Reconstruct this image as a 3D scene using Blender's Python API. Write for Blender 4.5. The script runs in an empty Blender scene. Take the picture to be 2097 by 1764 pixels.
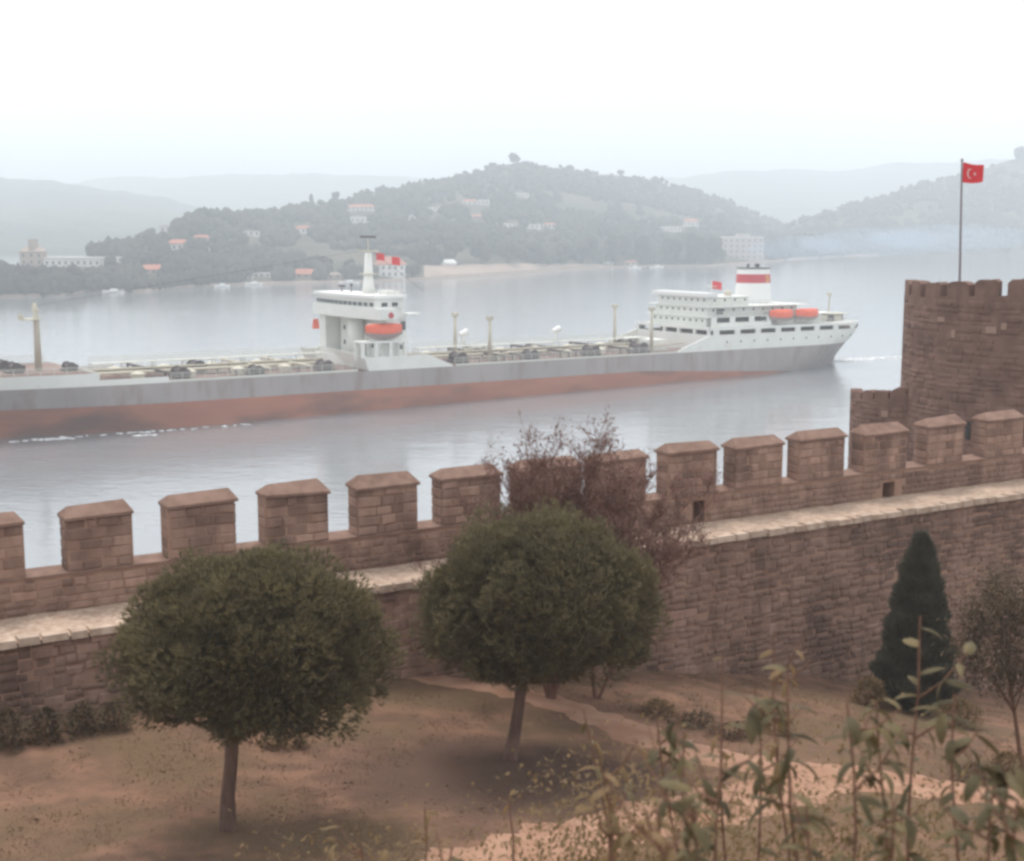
import bpy, bmesh, math, random
import numpy as np
from mathutils import Vector, Matrix, noise
R = math.radians
random.seed(7); RNG = np.random.default_rng(11)
S = bpy.context.scene
COL = S.collection

# ------------------------------------------------------------ camera, sky, sun, exposure
CAM_H = 34.0; PITCH = 8.53; F = 2881.0      # photo measured on a 2097 x 1764 grid
cam_data = bpy.data.cameras.new('camera'); cam = bpy.data.objects.new('camera', cam_data); COL.objects.link(cam)
cam.location = (0, 0, CAM_H); cam.rotation_euler = (R(90 - PITCH), 0, 0)
cam_data.sensor_width = 36; cam_data.lens = 36 * F / 2097.0
cam_data.clip_start = 0.3; cam_data.clip_end = 30000
cam_data.dof.use_dof = True; cam_data.dof.focus_distance = 120; cam_data.dof.aperture_fstop = 3.5
S.camera = cam
SUN_EL = R(66); SUN_AZ = R(-24)             # azimuth from +Y, towards the left
sun_dir = Vector((math.sin(SUN_AZ) * math.cos(SUN_EL), math.cos(SUN_AZ) * math.cos(SUN_EL), math.sin(SUN_EL)))
w = bpy.data.worlds.new('World'); S.world = w; w.use_nodes = True
nt = w.node_tree; bg = nt.nodes['Background']
sky = nt.nodes.new('ShaderNodeTexSky'); sky.sky_type = 'NISHITA'; sky.sun_disc = False
sky.sun_elevation = SUN_EL; sky.sun_rotation = SUN_AZ; sky.dust_density = 3.0; sky.air_density = 1.0
tc = nt.nodes.new('ShaderNodeTexCoord'); nz = nt.nodes.new('ShaderNodeTexNoise')
mp = nt.nodes.new('ShaderNodeMapping'); mp.inputs['Scale'].default_value = (1, 1, 3.5)
nz.inputs['Scale'].default_value = 2.2; nz.inputs['Detail'].default_value = 5
rp = nt.nodes.new('ShaderNodeValToRGB')
rp.color_ramp.elements[0].position = 0.3; rp.color_ramp.elements[0].color = (8.3, 8.75, 9.2, 1)
rp.color_ramp.elements[1].position = 0.7; rp.color_ramp.elements[1].color = (9.3, 9.35, 9.4, 1)
mx = nt.nodes.new('ShaderNodeMix'); mx.data_type = 'RGBA'; mx.inputs[0].default_value = 0.9
nt.links.new(tc.outputs['Generated'], mp.inputs[0]); nt.links.new(mp.outputs[0], nz.inputs['Vector'])
nt.links.new(nz.outputs['Fac'], rp.inputs[0]); nt.links.new(sky.outputs[0], mx.inputs[6])
nt.links.new(rp.outputs[0], mx.inputs[7]); nt.links.new(mx.outputs[2], bg.inputs[0])
bg.inputs[1].default_value = 0.09
sl = bpy.data.lights.new('sun', 'SUN'); sl.energy = 1.5; sl.angle = R(24.0); sl.color = (1.0, 0.93, 0.86)
so = bpy.data.objects.new('sun', sl); COL.objects.link(so); so.location = (0, 0, 120)
so.rotation_euler = sun_dir.to_track_quat('Z', 'Y').to_euler()
S.view_settings.view_transform = 'Standard'; S.view_settings.look = 'None'
S.view_settings.exposure = 0.75; S.view_settings.gamma = 1.0; S.view_settings.use_curve_mapping = False
S.cycles.use_denoising = True; S.cycles.max_bounces = 6; S.cycles.diffuse_bounces = 3
S.cycles.glossy_bounces = 3; S.cycles.volume_bounces = 2; S.cycles.filter_width = 3.0
S.cycles.transparent_max_bounces = 8; S.cycles.sample_clamp_indirect = 6

# ------------------------------------------------------------ from the measured grid to the world
CP, SP = math.cos(R(PITCH)), math.sin(R(PITCH))
def ray(x, y):
    xc = (x - 1048.5) / F; yc = (y - 882) / F
    return Vector((xc, CP - yc * SP, -SP - yc * CP))
def at_z(x, y, z):
    d = ray(x, y); t = (z - CAM_H) / d.z
    return Vector((d.x * t, d.y * t, z))
def at_y(x, y, Y):
    d = ray(x, y); t = Y / d.y
    return Vector((d.x * t, Y, CAM_H + d.z * t))
def ratio(y):
    d = ray(1048, y); return d.z / d.y
def lerp_list(pts, x):
    return float(np.interp(x, [p[0] for p in pts], [p[1] for p in pts]))

# ------------------------------------------------------------ materials
MATS = {}
def mat(name, col, col2=None, scale=3.0, rough=0.8, bump=0.0, bscale=None, stretch=(1, 1, 1), detail=6, lo=0.35, hi=0.65,
        col3=None, scale3=1.0, spec=0.3, metal=0.0, coord='pos', lo3=0.5, hi3=0.7, trans=0.0, rnd=0.0):
    m = bpy.data.materials.new(name); m.use_nodes = True; n = m.node_tree.nodes; L = m.node_tree.links
    b = n['Principled BSDF']; b.inputs['Roughness'].default_value = rough
    b.inputs['Specular IOR Level'].default_value = spec; b.inputs['Metallic'].default_value = metal
    if coord == 'pos':
        g = n.new('ShaderNodeNewGeometry'); src = g.outputs['Position']
    else:
        g = n.new('ShaderNodeTexCoord'); src = g.outputs['Object']
    mp = n.new('ShaderNodeMapping'); mp.inputs['Scale'].default_value = stretch; L.new(src, mp.inputs[0])
    out = None
    if col2 is not None:
        t = n.new('ShaderNodeTexNoise'); t.inputs['Scale'].default_value = scale; t.inputs['Detail'].default_value = detail
        L.new(mp.outputs[0], t.inputs['Vector'])
        r = n.new('ShaderNodeValToRGB'); r.color_ramp.elements[0].position = lo; r.color_ramp.elements[1].position = hi
        r.color_ramp.elements[0].color = (*col, 1); r.color_ramp.elements[1].color = (*col2, 1)
        L.new(t.outputs['Fac'], r.inputs[0]); out = r.outputs[0]
        if col3 is not None:
            t3 = n.new('ShaderNodeTexNoise'); t3.inputs['Scale'].default_value = scale3; t3.inputs['Detail'].default_value = 4
            L.new(mp.outputs[0], t3.inputs['Vector'])
            mr = n.new('ShaderNodeMapRange'); mr.inputs[1].default_value = lo3; mr.inputs[2].default_value = hi3
            L.new(t3.outputs['Fac'], mr.inputs[0])
            mi = n.new('ShaderNodeMix'); mi.data_type = 'RGBA'; L.new(mr.outputs[0], mi.inputs[0])
            L.new(out, mi.inputs[6]); mi.inputs[7].default_value = (*col3, 1); out = mi.outputs[2]
    else:
        rg = n.new('ShaderNodeRGB'); rg.outputs[0].default_value = (*col, 1); out = rg.outputs[0]
    if rnd:
        oi = n.new('ShaderNodeObjectInfo'); mr = n.new('ShaderNodeMapRange')
        mr.inputs[3].default_value = 1 - rnd; mr.inputs[4].default_value = 1 + rnd
        L.new(oi.outputs['Random'], mr.inputs[0])
        hs = n.new('ShaderNodeHueSaturation'); L.new(mr.outputs[0], hs.inputs['Value']); L.new(out, hs.inputs['Color']); out = hs.outputs[0]
    L.new(out, b.inputs['Base Color'])
    if bump:
        tb = n.new('ShaderNodeTexNoise'); tb.inputs['Scale'].default_value = bscale or scale * 4; tb.inputs['Detail'].default_value = 5
        L.new(mp.outputs[0], tb.inputs['Vector'])
        bm_ = n.new('ShaderNodeBump'); bm_.inputs['Distance'].default_value = bump; bm_.inputs['Strength'].default_value = 1
        L.new(tb.outputs['Fac'], bm_.inputs['Height']); L.new(bm_.outputs[0], b.inputs['Normal'])
    if trans:
        tr = n.new('ShaderNodeBsdfTranslucent'); L.new(out, tr.inputs[0]); ms = n.new('ShaderNodeMixShader')
        ms.inputs[0].default_value = trans; L.new(b.outputs[0], ms.inputs[1]); L.new(tr.outputs[0], ms.inputs[2])
        L.new(ms.outputs[0], n['Material Output'].inputs['Surface'])
    MATS[name] = m; return m

# ------------------------------------------------------------ object helpers
def tag(o, label=None, cat=None, group=None, kind=None):
    if label: o['label'] = label
    if cat: o['category'] = cat
    if group: o['group'] = group
    if kind: o['kind'] = kind
    return o
def empty(name, loc, rot=(0, 0, 0), **k):
    o = bpy.data.objects.new(name, None); COL.objects.link(o); o.location = loc; o.rotation_euler = rot
    o.empty_display_size = 0.5
    return tag(o, **k)
def link(name, me, m=None, parent=None, **k):
    o = bpy.data.objects.new(name, me)
    if m is not None:
        for q in (m if isinstance(m, (list, tuple)) else [m]): me.materials.append(q)
    COL.objects.link(o)
    if parent is not None: o.parent = parent
    return tag(o, **k)
def mesh_np(name, v, f, smooth=False):
    """v (n,3), f (m,k) arrays of one polygon size"""
    me = bpy.data.meshes.new(name); v = np.asarray(v, np.float32); f = np.asarray(f, np.int32)
    m, k = f.shape
    me.vertices.add(len(v)); me.vertices.foreach_set('co', v.ravel())
    me.loops.add(m * k); me.loops.foreach_set('vertex_index', f.ravel())
    me.polygons.add(m); me.polygons.foreach_set('loop_start', np.arange(0, m * k, k, dtype=np.int32))
    me.polygons.foreach_set('loop_total', np.full(m, k, np.int32))
    if smooth: me.polygons.foreach_set('use_smooth', np.ones(m, bool))
    me.update(calc_edges=True); return me
class MB:
    def __init__(s, xf=None): s.v = []; s.f = []; s.mi = []; s.xf = xf
    def add(s, vs, fs, mi=0):
        b = len(s.v)
        s.v += [tuple(s.xf(*p)) if s.xf else tuple(p) for p in vs]
        s.f += [tuple(b + i for i in q) for q in fs]; s.mi += [mi] * len(fs); return s
    def box(s, a, b, mi=0, top=None):
        """box from corner a to corner b; top = (dx, dy) inset of the upper face"""
        x0, y0, z0 = a; x1, y1, z1 = b; t = top or (0, 0)
        vs = [(x0, y0, z0), (x1, y0, z0), (x1, y1, z0), (x0, y1, z0),
              (x0 + t[0], y0 + t[1], z1), (x1 - t[0], y0 + t[1], z1), (x1 - t[0], y1 - t[1], z1), (x0 + t[0], y1 - t[1], z1)]
        return s.add(vs, [(0, 3, 2, 1), (4, 5, 6, 7), (0, 1, 5, 4), (1, 2, 6, 5), (2, 3, 7, 6), (3, 0, 4, 7)], mi)
    def tube(s, pts, rad, n=6, mi=0, cap=True):
        pts = [Vector(p) for p in pts]; rs = rad if isinstance(rad, (list, tuple)) else [rad] * len(pts)
        vs = []; fs = []
        for i, p in enumerate(pts):
            d = (pts[min(i + 1, len(pts) - 1)] - pts[max(i - 1, 0)]).normalized()
            a = d.orthogonal().normalized() if abs(d.z) < 0.9 else Vector((1, 0, 0)); a = (a - d * a.dot(d)).normalized(); b = d.cross(a)
            for k in range(n):
                t = 2 * math.pi * k / n; vs.append(p + (a * math.cos(t) + b * math.sin(t)) * rs[i])
        for i in range(len(pts) - 1):
            for k in range(n):
                fs.append((i * n + k, i * n + (k + 1) % n, (i + 1) * n + (k + 1) % n, (i + 1) * n + k))
        if cap: fs.append(tuple(range(n - 1, -1, -1))); fs.append(tuple((len(pts) - 1) * n + k for k in range(n)))
        return s.add(vs, fs, mi)
    def lathe(s, c, prof, n=16, mi=0, sx=1, sy=1):
        vs = []; fs = []
        for r, z in prof:
            for k in range(n):
                t = 2 * math.pi * k / n; vs.append((c[0] + r * sx * math.cos(t), c[1] + r * sy * math.sin(t), c[2] + z))
        for i in range(len(prof) - 1):
            for k in range(n): fs.append((i * n + k, i * n + (k + 1) % n, (i + 1) * n + (k + 1) % n, (i + 1) * n + k))
        fs.append(tuple(range(n - 1, -1, -1))); fs.append(tuple((len(prof) - 1) * n + k for k in range(n)))
        return s.add(vs, fs, mi)
    def build(s, name, m, parent=None, smooth=False, **k):
        me = bpy.data.meshes.new(name); me.from_pydata(s.v, [], s.f)
        if isinstance(m, (list, tuple)) and len(m) > 1: me.polygons.foreach_set('material_index', s.mi)
        if smooth: me.polygons.foreach_set('use_smooth', [True] * len(me.polygons))
        me.update(); return link(name, me, m, parent, **k)
def sheet(name, P, m, parent=None, smooth=True, **k):
    """P: (rows, cols, 3)"""
    P = np.asarray(P, float); r, c = P.shape[:2]
    i = np.arange(r * c).reshape(r, c)
    f = np.stack([i[:-1, :-1], i[:-1, 1:], i[1:, 1:], i[1:, :-1]], -1).reshape(-1, 4)
    return link(name, mesh_np(name, P.reshape(-1, 3), f, smooth), m, parent, **k)
def fbm(x, y, z=0.0, o=4):
    return noise.fractal(Vector((x, y, z)), 0.6, 2.1, o)

# unit blobs used for tree crowns
def ico(sub=1):
    bm = bmesh.new(); bmesh.ops.create_icosphere(bm, subdivisions=sub, radius=1)
    v = np.array([q.co[:] for q in bm.verts]); f = np.array([[q.index for q in p.verts] for p in bm.faces]); bm.free(); return v, f
ICO1 = ico(1); ICO2 = ico(2); ICO3 = ico(3)

# ------------------------------------------------------------ palette
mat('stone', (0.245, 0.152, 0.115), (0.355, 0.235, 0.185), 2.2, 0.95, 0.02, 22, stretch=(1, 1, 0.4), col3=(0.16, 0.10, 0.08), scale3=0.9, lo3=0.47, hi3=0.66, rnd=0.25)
mat('mortar', (0.26, 0.155, 0.112), (0.37, 0.235, 0.175), 1.6, 0.95, 0.02, 22, stretch=(1, 1, 0.35), col3=(0.2, 0.12, 0.09), scale3=2.2)
mat('cap_plaster', (0.19, 0.115, 0.087), (0.265, 0.168, 0.13), 3, 0.9, 0.01, 25)
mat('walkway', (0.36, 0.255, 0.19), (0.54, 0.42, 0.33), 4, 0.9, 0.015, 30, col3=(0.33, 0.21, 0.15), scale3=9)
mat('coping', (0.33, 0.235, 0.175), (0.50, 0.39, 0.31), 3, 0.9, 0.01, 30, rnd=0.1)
mat('tower_stone', (0.165, 0.098, 0.078), (0.22, 0.135, 0.108), 1.5, 0.92, 0.02, 14, col3=(0.125, 0.075, 0.062), scale3=0.8)
mat('pale_stone', (0.32, 0.22, 0.17), rough=0.9)
mat('earth', (0.135, 0.078, 0.05), (0.235, 0.128, 0.082), 1.3, 0.95, 0.07, 12, detail=10, lo=0.38, hi=0.62, col3=(0.145, 0.092, 0.052), scale3=0.35, lo3=0.42, hi3=0.62)
mat('dirt_path', (0.32, 0.175, 0.115), (0.40, 0.235, 0.16), 1.6, 0.95, 0.02, 14, col3=(0.31, 0.16, 0.10), scale3=0.7)
mat('shaded_turf', (0.135, 0.078, 0.052), (0.20, 0.115, 0.075), 1.3, 0.95, 0.05, 9, col3=(0.11, 0.08, 0.05), scale3=0.8)
mat('dry_grass', (0.18, 0.11, 0.062), (0.24, 0.14, 0.08), 0.7, 0.9, trans=0.3)
mat('pine_needles', (0.135, 0.112, 0.068), (0.225, 0.19, 0.10), 1.6, 0.75, spec=0.15, trans=0.25)
mat('pine_bark', (0.12, 0.075, 0.06), (0.2, 0.125, 0.1), 6, 0.95, 0.02, 25, stretch=(1, 1, 0.3))
mat('twig', (0.17, 0.09, 0.07), (0.24, 0.13, 0.105), 3, 0.9)
mat('cypress_leaf', (0.085, 0.08, 0.06), (0.125, 0.115, 0.08), 2.5, 0.85, spec=0.1, trans=0.15)
mat('shrub_leaf', (0.17, 0.125, 0.062), (0.26, 0.17, 0.09), 5, 0.8, spec=0.2, trans=0.35)
mat('dark_shrub_leaf', (0.09, 0.068, 0.045), (0.14, 0.10, 0.062), 3, 0.85, spec=0.1, trans=0.2)
mat('young_leaf', (0.085, 0.072, 0.038), (0.15, 0.115, 0.055), 5, 0.6, spec=0.2, trans=0.25, rnd=0.3)
mat('stem_bark', (0.16, 0.09, 0.06), (0.22, 0.12, 0.08), 8, 0.9)
mat('yellow_leaf', (0.20, 0.14, 0.07), (0.27, 0.175, 0.09), 8, 0.7, trans=0.4)
mat('hill_soil', (0.07, 0.065, 0.05), (0.13, 0.11, 0.08), 0.02, 1.0, 0.0, lo=0.4, hi=0.62, col3=(0.06, 0.065, 0.045), scale3=0.006, spec=0)
mat('far_hill', (0.055, 0.065, 0.05), (0.10, 0.10, 0.075), 0.006, 1.0, 6.0, 0.05, spec=0)
mat('forest', (0.038, 0.038, 0.034), (0.075, 0.068, 0.055), 0.02, 1.0, 0.5, 0.6, spec=0)
mat('far_tree', (0.034, 0.03, 0.028), (0.058, 0.048, 0.04), 0.08, 1.0, 0.4, 0.9, spec=0)
mat('far_trunk', (0.08, 0.06, 0.05), rough=1)
mat('sand', (0.30, 0.23, 0.19), (0.37, 0.29, 0.245), 0.05, 1.0, spec=0)
mat('house_white', (0.62, 0.58, 0.54), (0.72, 0.68, 0.64), 0.2, 0.8, rnd=0.12)
mat('house_tan', (0.34, 0.25, 0.2), (0.42, 0.32, 0.26), 0.2, 0.9, rnd=0.15)
mat('mansion_wall', (0.42, 0.36, 0.34), (0.48, 0.42, 0.4), 0.2, 0.9)
mat('roof_tile', (0.36, 0.13, 0.08), (0.46, 0.18, 0.12), 0.5, 0.9)
mat('roof_pale', (0.55, 0.52, 0.5), rough=0.9)
mat('window_glass', (0.05, 0.055, 0.06), rough=0.2, spec=0.5)
mat('ship_grey', (0.32, 0.285, 0.28), (0.38, 0.34, 0.33), 0.12, 0.55, stretch=(1, 1, 0.25), col3=(0.26, 0.19, 0.165), scale3=0.45, lo3=0.5, hi3=0.8)
mat('ship_red', (0.34, 0.125, 0.08), (0.42, 0.17, 0.105), 0.15, 0.6, stretch=(0.5, 0.5, 1.6), col3=(0.17, 0.085, 0.07), scale3=0.14, lo3=0.48, hi3=0.7)
mat('ship_white', (0.74, 0.75, 0.70), (0.80, 0.80, 0.76), 0.3, 0.5, col3=(0.66, 0.62, 0.54), scale3=0.5, lo3=0.6, hi3=0.9)
mat('ship_white_bright', (0.80, 0.79, 0.77), rough=0.5)
mat('ship_cream', (0.52, 0.48, 0.38), (0.58, 0.54, 0.44), 0.5, 0.6)
mat('ship_deck', (0.20, 0.125, 0.105), (0.26, 0.17, 0.145), 0.3, 0.8)
mat('ship_rail', (0.62, 0.62, 0.56), rough=0.7)
mat('ship_dark', (0.09, 0.07, 0.07), rough=0.6)
mat('ship_black', (0.03, 0.03, 0.032), rough=0.6)
mat('ship_band_red', (0.50, 0.045, 0.06), rough=0.5)
mat('emblem_yellow', (0.75, 0.45, 0.12), rough=0.5)
mat('lifeboat_orange', (0.78, 0.13, 0.06), (0.7, 0.11, 0.05), 1.5, 0.5)
mat('lifeboat_hull', (0.34, 0.25, 0.24), rough=0.6)
mat('flag_red', (0.62, 0.04, 0.05), rough=0.8, trans=0.3)
mat('flag_white', (0.75, 0.6, 0.58), rough=0.8, trans=0.2)
mat('pole_metal', (0.25, 0.22, 0.24), rough=0.5)
mat('foam', (0.85, 0.86, 0.87), rough=0.9)
M = MATS
# ------------------------------------------------------------ water
def water_material():
    m = bpy.data.materials.new('water'); m.use_nodes = True; n = m.node_tree.nodes; L = m.node_tree.links
    b = n['Principled BSDF']; b.inputs['Base Color'].default_value = (0.225, 0.235, 0.25, 1)
    b.inputs['Roughness'].default_value = 0.1; b.inputs['IOR'].default_value = 1.7
    g = n.new('ShaderNodeNewGeometry')
    prev = None
    for sc, st, dist in ((0.09, (1, 1.5, 1), 0.10), (0.45, (1, 1.6, 1), 0.055), (1.9, (1, 1.3, 1), 0.018)):
        mp = n.new('ShaderNodeMapping'); mp.inputs['Scale'].default_value = st; L.new(g.outputs['Position'], mp.inputs[0])
        mp.inputs['Rotation'].default_value = (0, 0, 0.5 * sc)
        t = n.new('ShaderNodeTexNoise'); t.inputs['Scale'].default_value = sc; t.inputs['Detail'].default_value = 4
        L.new(mp.outputs[0], t.inputs['Vector'])
        bp = n.new('ShaderNodeBump'); bp.inputs['Distance'].default_value = dist; L.new(t.outputs['Fac'], bp.inputs['Height'])
        if prev: L.new(prev.outputs[0], bp.inputs['Normal'])
        prev = bp
    L.new(prev.outputs[0], b.inputs['Normal'])
    # slicks: calmer and rougher patches of the current
    t = n.new('ShaderNodeTexNoise'); t.inputs['Scale'].default_value = 0.012; t.inputs['Detail'].default_value = 5
    mp = n.new('ShaderNodeMapping'); mp.inputs['Scale'].default_value = (0.5, 2.2, 1); L.new(g.outputs['Position'], mp.inputs[0])
    L.new(mp.outputs[0], t.inputs['Vector']); mr = n.new('ShaderNodeMapRange'); mr.inputs[1].default_value = 0.35; mr.inputs[2].default_value = 0.7
    mr.inputs[3].default_value = 0.03; mr.inputs[4].default_value = 0.11; L.new(t.outputs['Fac'], mr.inputs[0]); L.new(mr.outputs[0], b.inputs['Roughness'])
    return m
WATER = water_material()
sheet('water', np.array([[(x, y, 0) for x in (-9000, -300, 600, 9000)] for y in (30, 400, 1500, 14000)]), WATER, kind='structure')

# ------------------------------------------------------------ near ground: a terrace inside the castle wall
WA = at_z(0, 1318, 24.76); WB = at_z(2097, 1012, 24.76)      # inner edge of the wall walk
WU = (WB - WA).normalized(); WN = Vector((-WU.y, WU.x, 0))
WL = (WB - WA).length
def wp(s, o, z): return Vector((WA.x + WU.x * s + WN.x * o, WA.y + WU.y * s + WN.y * o, z))
def wso(x, y):
    dx, dy = x - WA.x, y - WA.y
    return dx * WU.x + dy * WU.y, dx * WN.x + dy * WN.y
ctrl = [(-11.5, 30, 22.9), (-2.7, 35, 22.25), (0, 30, 22.2), (5, 39.6, 20.9), (11, 43, 19.4), (16.9, 46.6, 17.9), (8.8, 30, 21.5), (-5, 25, 22.7),
        (-9, 22, 23.0), (0, 22, 23.1), (8, 22, 22.6), (14, 32, 20.6), (20, 40, 18.2), (-20, 30, 22.9), (-15, 20, 23.2), (26, 50, 16.5), (25, 30, 19.2), (3, 26, 22.6),
        (0, 1.5, 32.2), (-6, 3, 31.6), (6, 3, 31.6), (0, 6, 29.9), (-8, 9, 28.6), (8, 9, 28.4), (0, 12, 27.4), (0, 16, 25.4), (7, 16, 25.2), (-7, 16, 25.3), (-18, 10, 27), (18, 10, 26.5), (14, 18, 24), (0, -6, 32.4), (-14, -6, 32.2), (14, -6, 32.2)]
cp = np.array(ctrl)
def _tps(d): return d ** 3
_A = np.zeros((len(cp) + 3,) * 2); _D = np.hypot(cp[:, None, 0] - cp[None, :, 0], cp[:, None, 1] - cp[None, :, 1])
_A[:len(cp), :len(cp)] = _tps(_D) + np.eye(len(cp)) * 5; _A[:len(cp), -3:] = np.c_[np.ones(len(cp)), cp[:, :2]]; _A[-3:, :len(cp)] = _A[:len(cp), -3:].T
_w = np.linalg.solve(_A, np.r_[cp[:, 2], 0, 0, 0])
def ground_np(x, y):
    x = np.asarray(x, float); y = np.asarray(y, float)
    xc = np.clip(x, -26, 30); yc = np.clip(y, -8, 54)
    d = np.hypot(xc[..., None] - cp[:, 0], yc[..., None] - cp[:, 1])
    z = _tps(d) @ _w[:len(cp)] + _w[-3] + _w[-2] * xc + _w[-1] * yc
    z = z + 0.05 * np.sin(x * 1.1 + 2 * np.sin(y * 0.6)) * np.cos(y * 0.9 + x * 0.3)
    return z
def ground(x, y): return float(ground_np(x, y))
def on_ground(px, py, y0=12, y1=60):
    d = ray(px, py); t = y0 / d.y; 
    while t * d.y < y1:
        if CAM_H + d.z * t < ground(d.x * t, d.y * t): break
        t += 0.05
    return Vector((d.x * t, d.y * t, ground(d.x * t, d.y * t)))
# the ground runs on under the wall and down to the shore beyond it
def slope(x, y):
    s, o = wso(x, y); z = ground(x, y)
    if o > 1.0:
        k = min(1, (o - 1.0) / 75.0); z = z * (1 - k) + (-3.0) * k - 3.0 * min(1, (o - 1) / 4)
    return z
gx = np.arange(-44, 62, 0.5); gy = np.arange(-9, 60, 0.5)
P = np.zeros((len(gy), len(gx), 3))
GX, GY = np.meshgrid(gx, gy); P[..., 0] = GX; P[..., 1] = GY; P[..., 2] = ground_np(GX, GY)
oo = (GX - WA.x) * WN.x + (GY - WA.y) * WN.y
k = np.clip((oo - 1) / 75, 0, 1); P[..., 2] = np.where(oo > 1, P[..., 2] * (1 - k) - 3 * k - 3 * np.clip((oo - 1) / 4, 0, 1), P[..., 2])
P[..., 2] += 0.03 * np.sin(GX * 3.1 + GY) * np.cos(GY * 2.7)
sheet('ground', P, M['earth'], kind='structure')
bx = np.r_[-700, -300, -140, -80, -43.9, np.arange(-40, 62, 6), 61.4, 90, 150, 320, 700]; by = np.r_[-300, -100, -30, -8.9, np.arange(0, 60, 6), 59.4, 75, 95, 115]
Q = np.zeros((len(by), len(bx), 3))
for j, y in enumerate(by):
    for i, x in enumerate(bx):
        z = slope(x, y)
        if -43 < x < 61 and -8 < y < 59: z -= 2.2
        if y > 70: z = min(z, 8 - (y - 70) * 0.3)
        Q[j, i] = (x, y, z)
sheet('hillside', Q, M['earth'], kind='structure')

def ribbon(name, line, widths, m, lift=0.03, n=160, cols=7, **k):
    line = [on_ground(*p) if len(p) == 2 else Vector(p) for p in line]
    xs = np.linspace(0, 1, len(line)); t = np.linspace(0, 1, n)
    lx = np.interp(t, xs, [p.x for p in line]); ly = np.interp(t, xs, [p.y for p in line]); wd = np.interp(t, np.linspace(0, 1, len(widths)), widths)
    for _ in range(14):
        lx[1:-1] = (lx[:-2] + lx[1:-1] + lx[2:]) / 3; ly[1:-1] = (ly[:-2] + ly[1:-1] + ly[2:]) / 3
    dx = np.gradient(lx); dy = np.gradient(ly); q = np.hypot(dx, dy); nx, ny = -dy / q, dx / q
    P = np.zeros((n, cols, 3))
    for i in range(n):
        a = wd[i] * (1 + 0.35 * fbm(lx[i] * 1.3, ly[i] * 1.3, 3)); b = wd[i] * (1 + 0.35 * fbm(lx[i] * 1.3, ly[i] * 1.3, 9))
        for j in range(cols):
            u = j / (cols - 1); o = -a + (a + b) * u
            x, y = lx[i] + nx[i] * o, ly[i] + ny[i] * o
            e = lift if 0 < j < cols - 1 else -0.05
            P[i, j] = (x, y, ground(x, y) + 0.03 * math.sin(x * 3.1 + y) * math.cos(y * 2.7) + e)
    return sheet(name, P, m, **k)
# dark turf between the two paths with the pines' shade painted into its colour
def turf_shade_patch(m, centre, rx, ry, rot, col):
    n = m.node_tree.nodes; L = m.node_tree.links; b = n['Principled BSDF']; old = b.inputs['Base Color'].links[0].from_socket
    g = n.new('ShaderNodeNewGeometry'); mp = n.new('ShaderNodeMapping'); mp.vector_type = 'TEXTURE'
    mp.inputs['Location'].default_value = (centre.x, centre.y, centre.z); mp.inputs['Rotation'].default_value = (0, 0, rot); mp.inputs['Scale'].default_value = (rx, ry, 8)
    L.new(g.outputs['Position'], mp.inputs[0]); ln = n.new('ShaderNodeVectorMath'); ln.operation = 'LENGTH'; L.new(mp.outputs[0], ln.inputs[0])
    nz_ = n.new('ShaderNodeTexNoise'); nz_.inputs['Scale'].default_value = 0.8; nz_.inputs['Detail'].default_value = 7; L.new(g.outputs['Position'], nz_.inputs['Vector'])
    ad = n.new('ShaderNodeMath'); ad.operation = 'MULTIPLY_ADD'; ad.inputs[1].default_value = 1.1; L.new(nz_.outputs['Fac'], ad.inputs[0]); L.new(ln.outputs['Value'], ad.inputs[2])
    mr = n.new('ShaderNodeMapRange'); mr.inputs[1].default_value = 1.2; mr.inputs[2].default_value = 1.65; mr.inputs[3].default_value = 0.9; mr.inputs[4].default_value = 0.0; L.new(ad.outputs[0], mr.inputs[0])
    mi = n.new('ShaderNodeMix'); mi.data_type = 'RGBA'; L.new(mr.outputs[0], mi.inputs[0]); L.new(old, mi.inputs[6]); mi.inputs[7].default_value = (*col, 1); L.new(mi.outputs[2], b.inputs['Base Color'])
turf_shade_patch(M['earth'], on_ground(1060, 1600), 4.6, 2.9, -0.15, (0.11, 0.064, 0.046))
ribbon('path', [(700, 1352), (820, 1378), (960, 1402), (1100, 1428), (1200, 1460), (1300, 1500), (1400, 1535), (1540, 1565), (1720, 1590), (1900, 1612), (2060, 1632), (2250, 1655)],
       [0.5, 0.6, 0.8, 1.0, 1.1, 1.1, 1.1], M['dirt_path'], lift=0.034, kind='structure')
ribbon('path', [(780, 1830), (900, 1790), (1100, 1735), (1300, 1690), (1450, 1655), (1600, 1625), (1700, 1605)],
       [1.1, 1.2, 1.2, 1.1, 1.0, 0.8], M['dirt_path'], lift=0.042, kind='structure')

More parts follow.
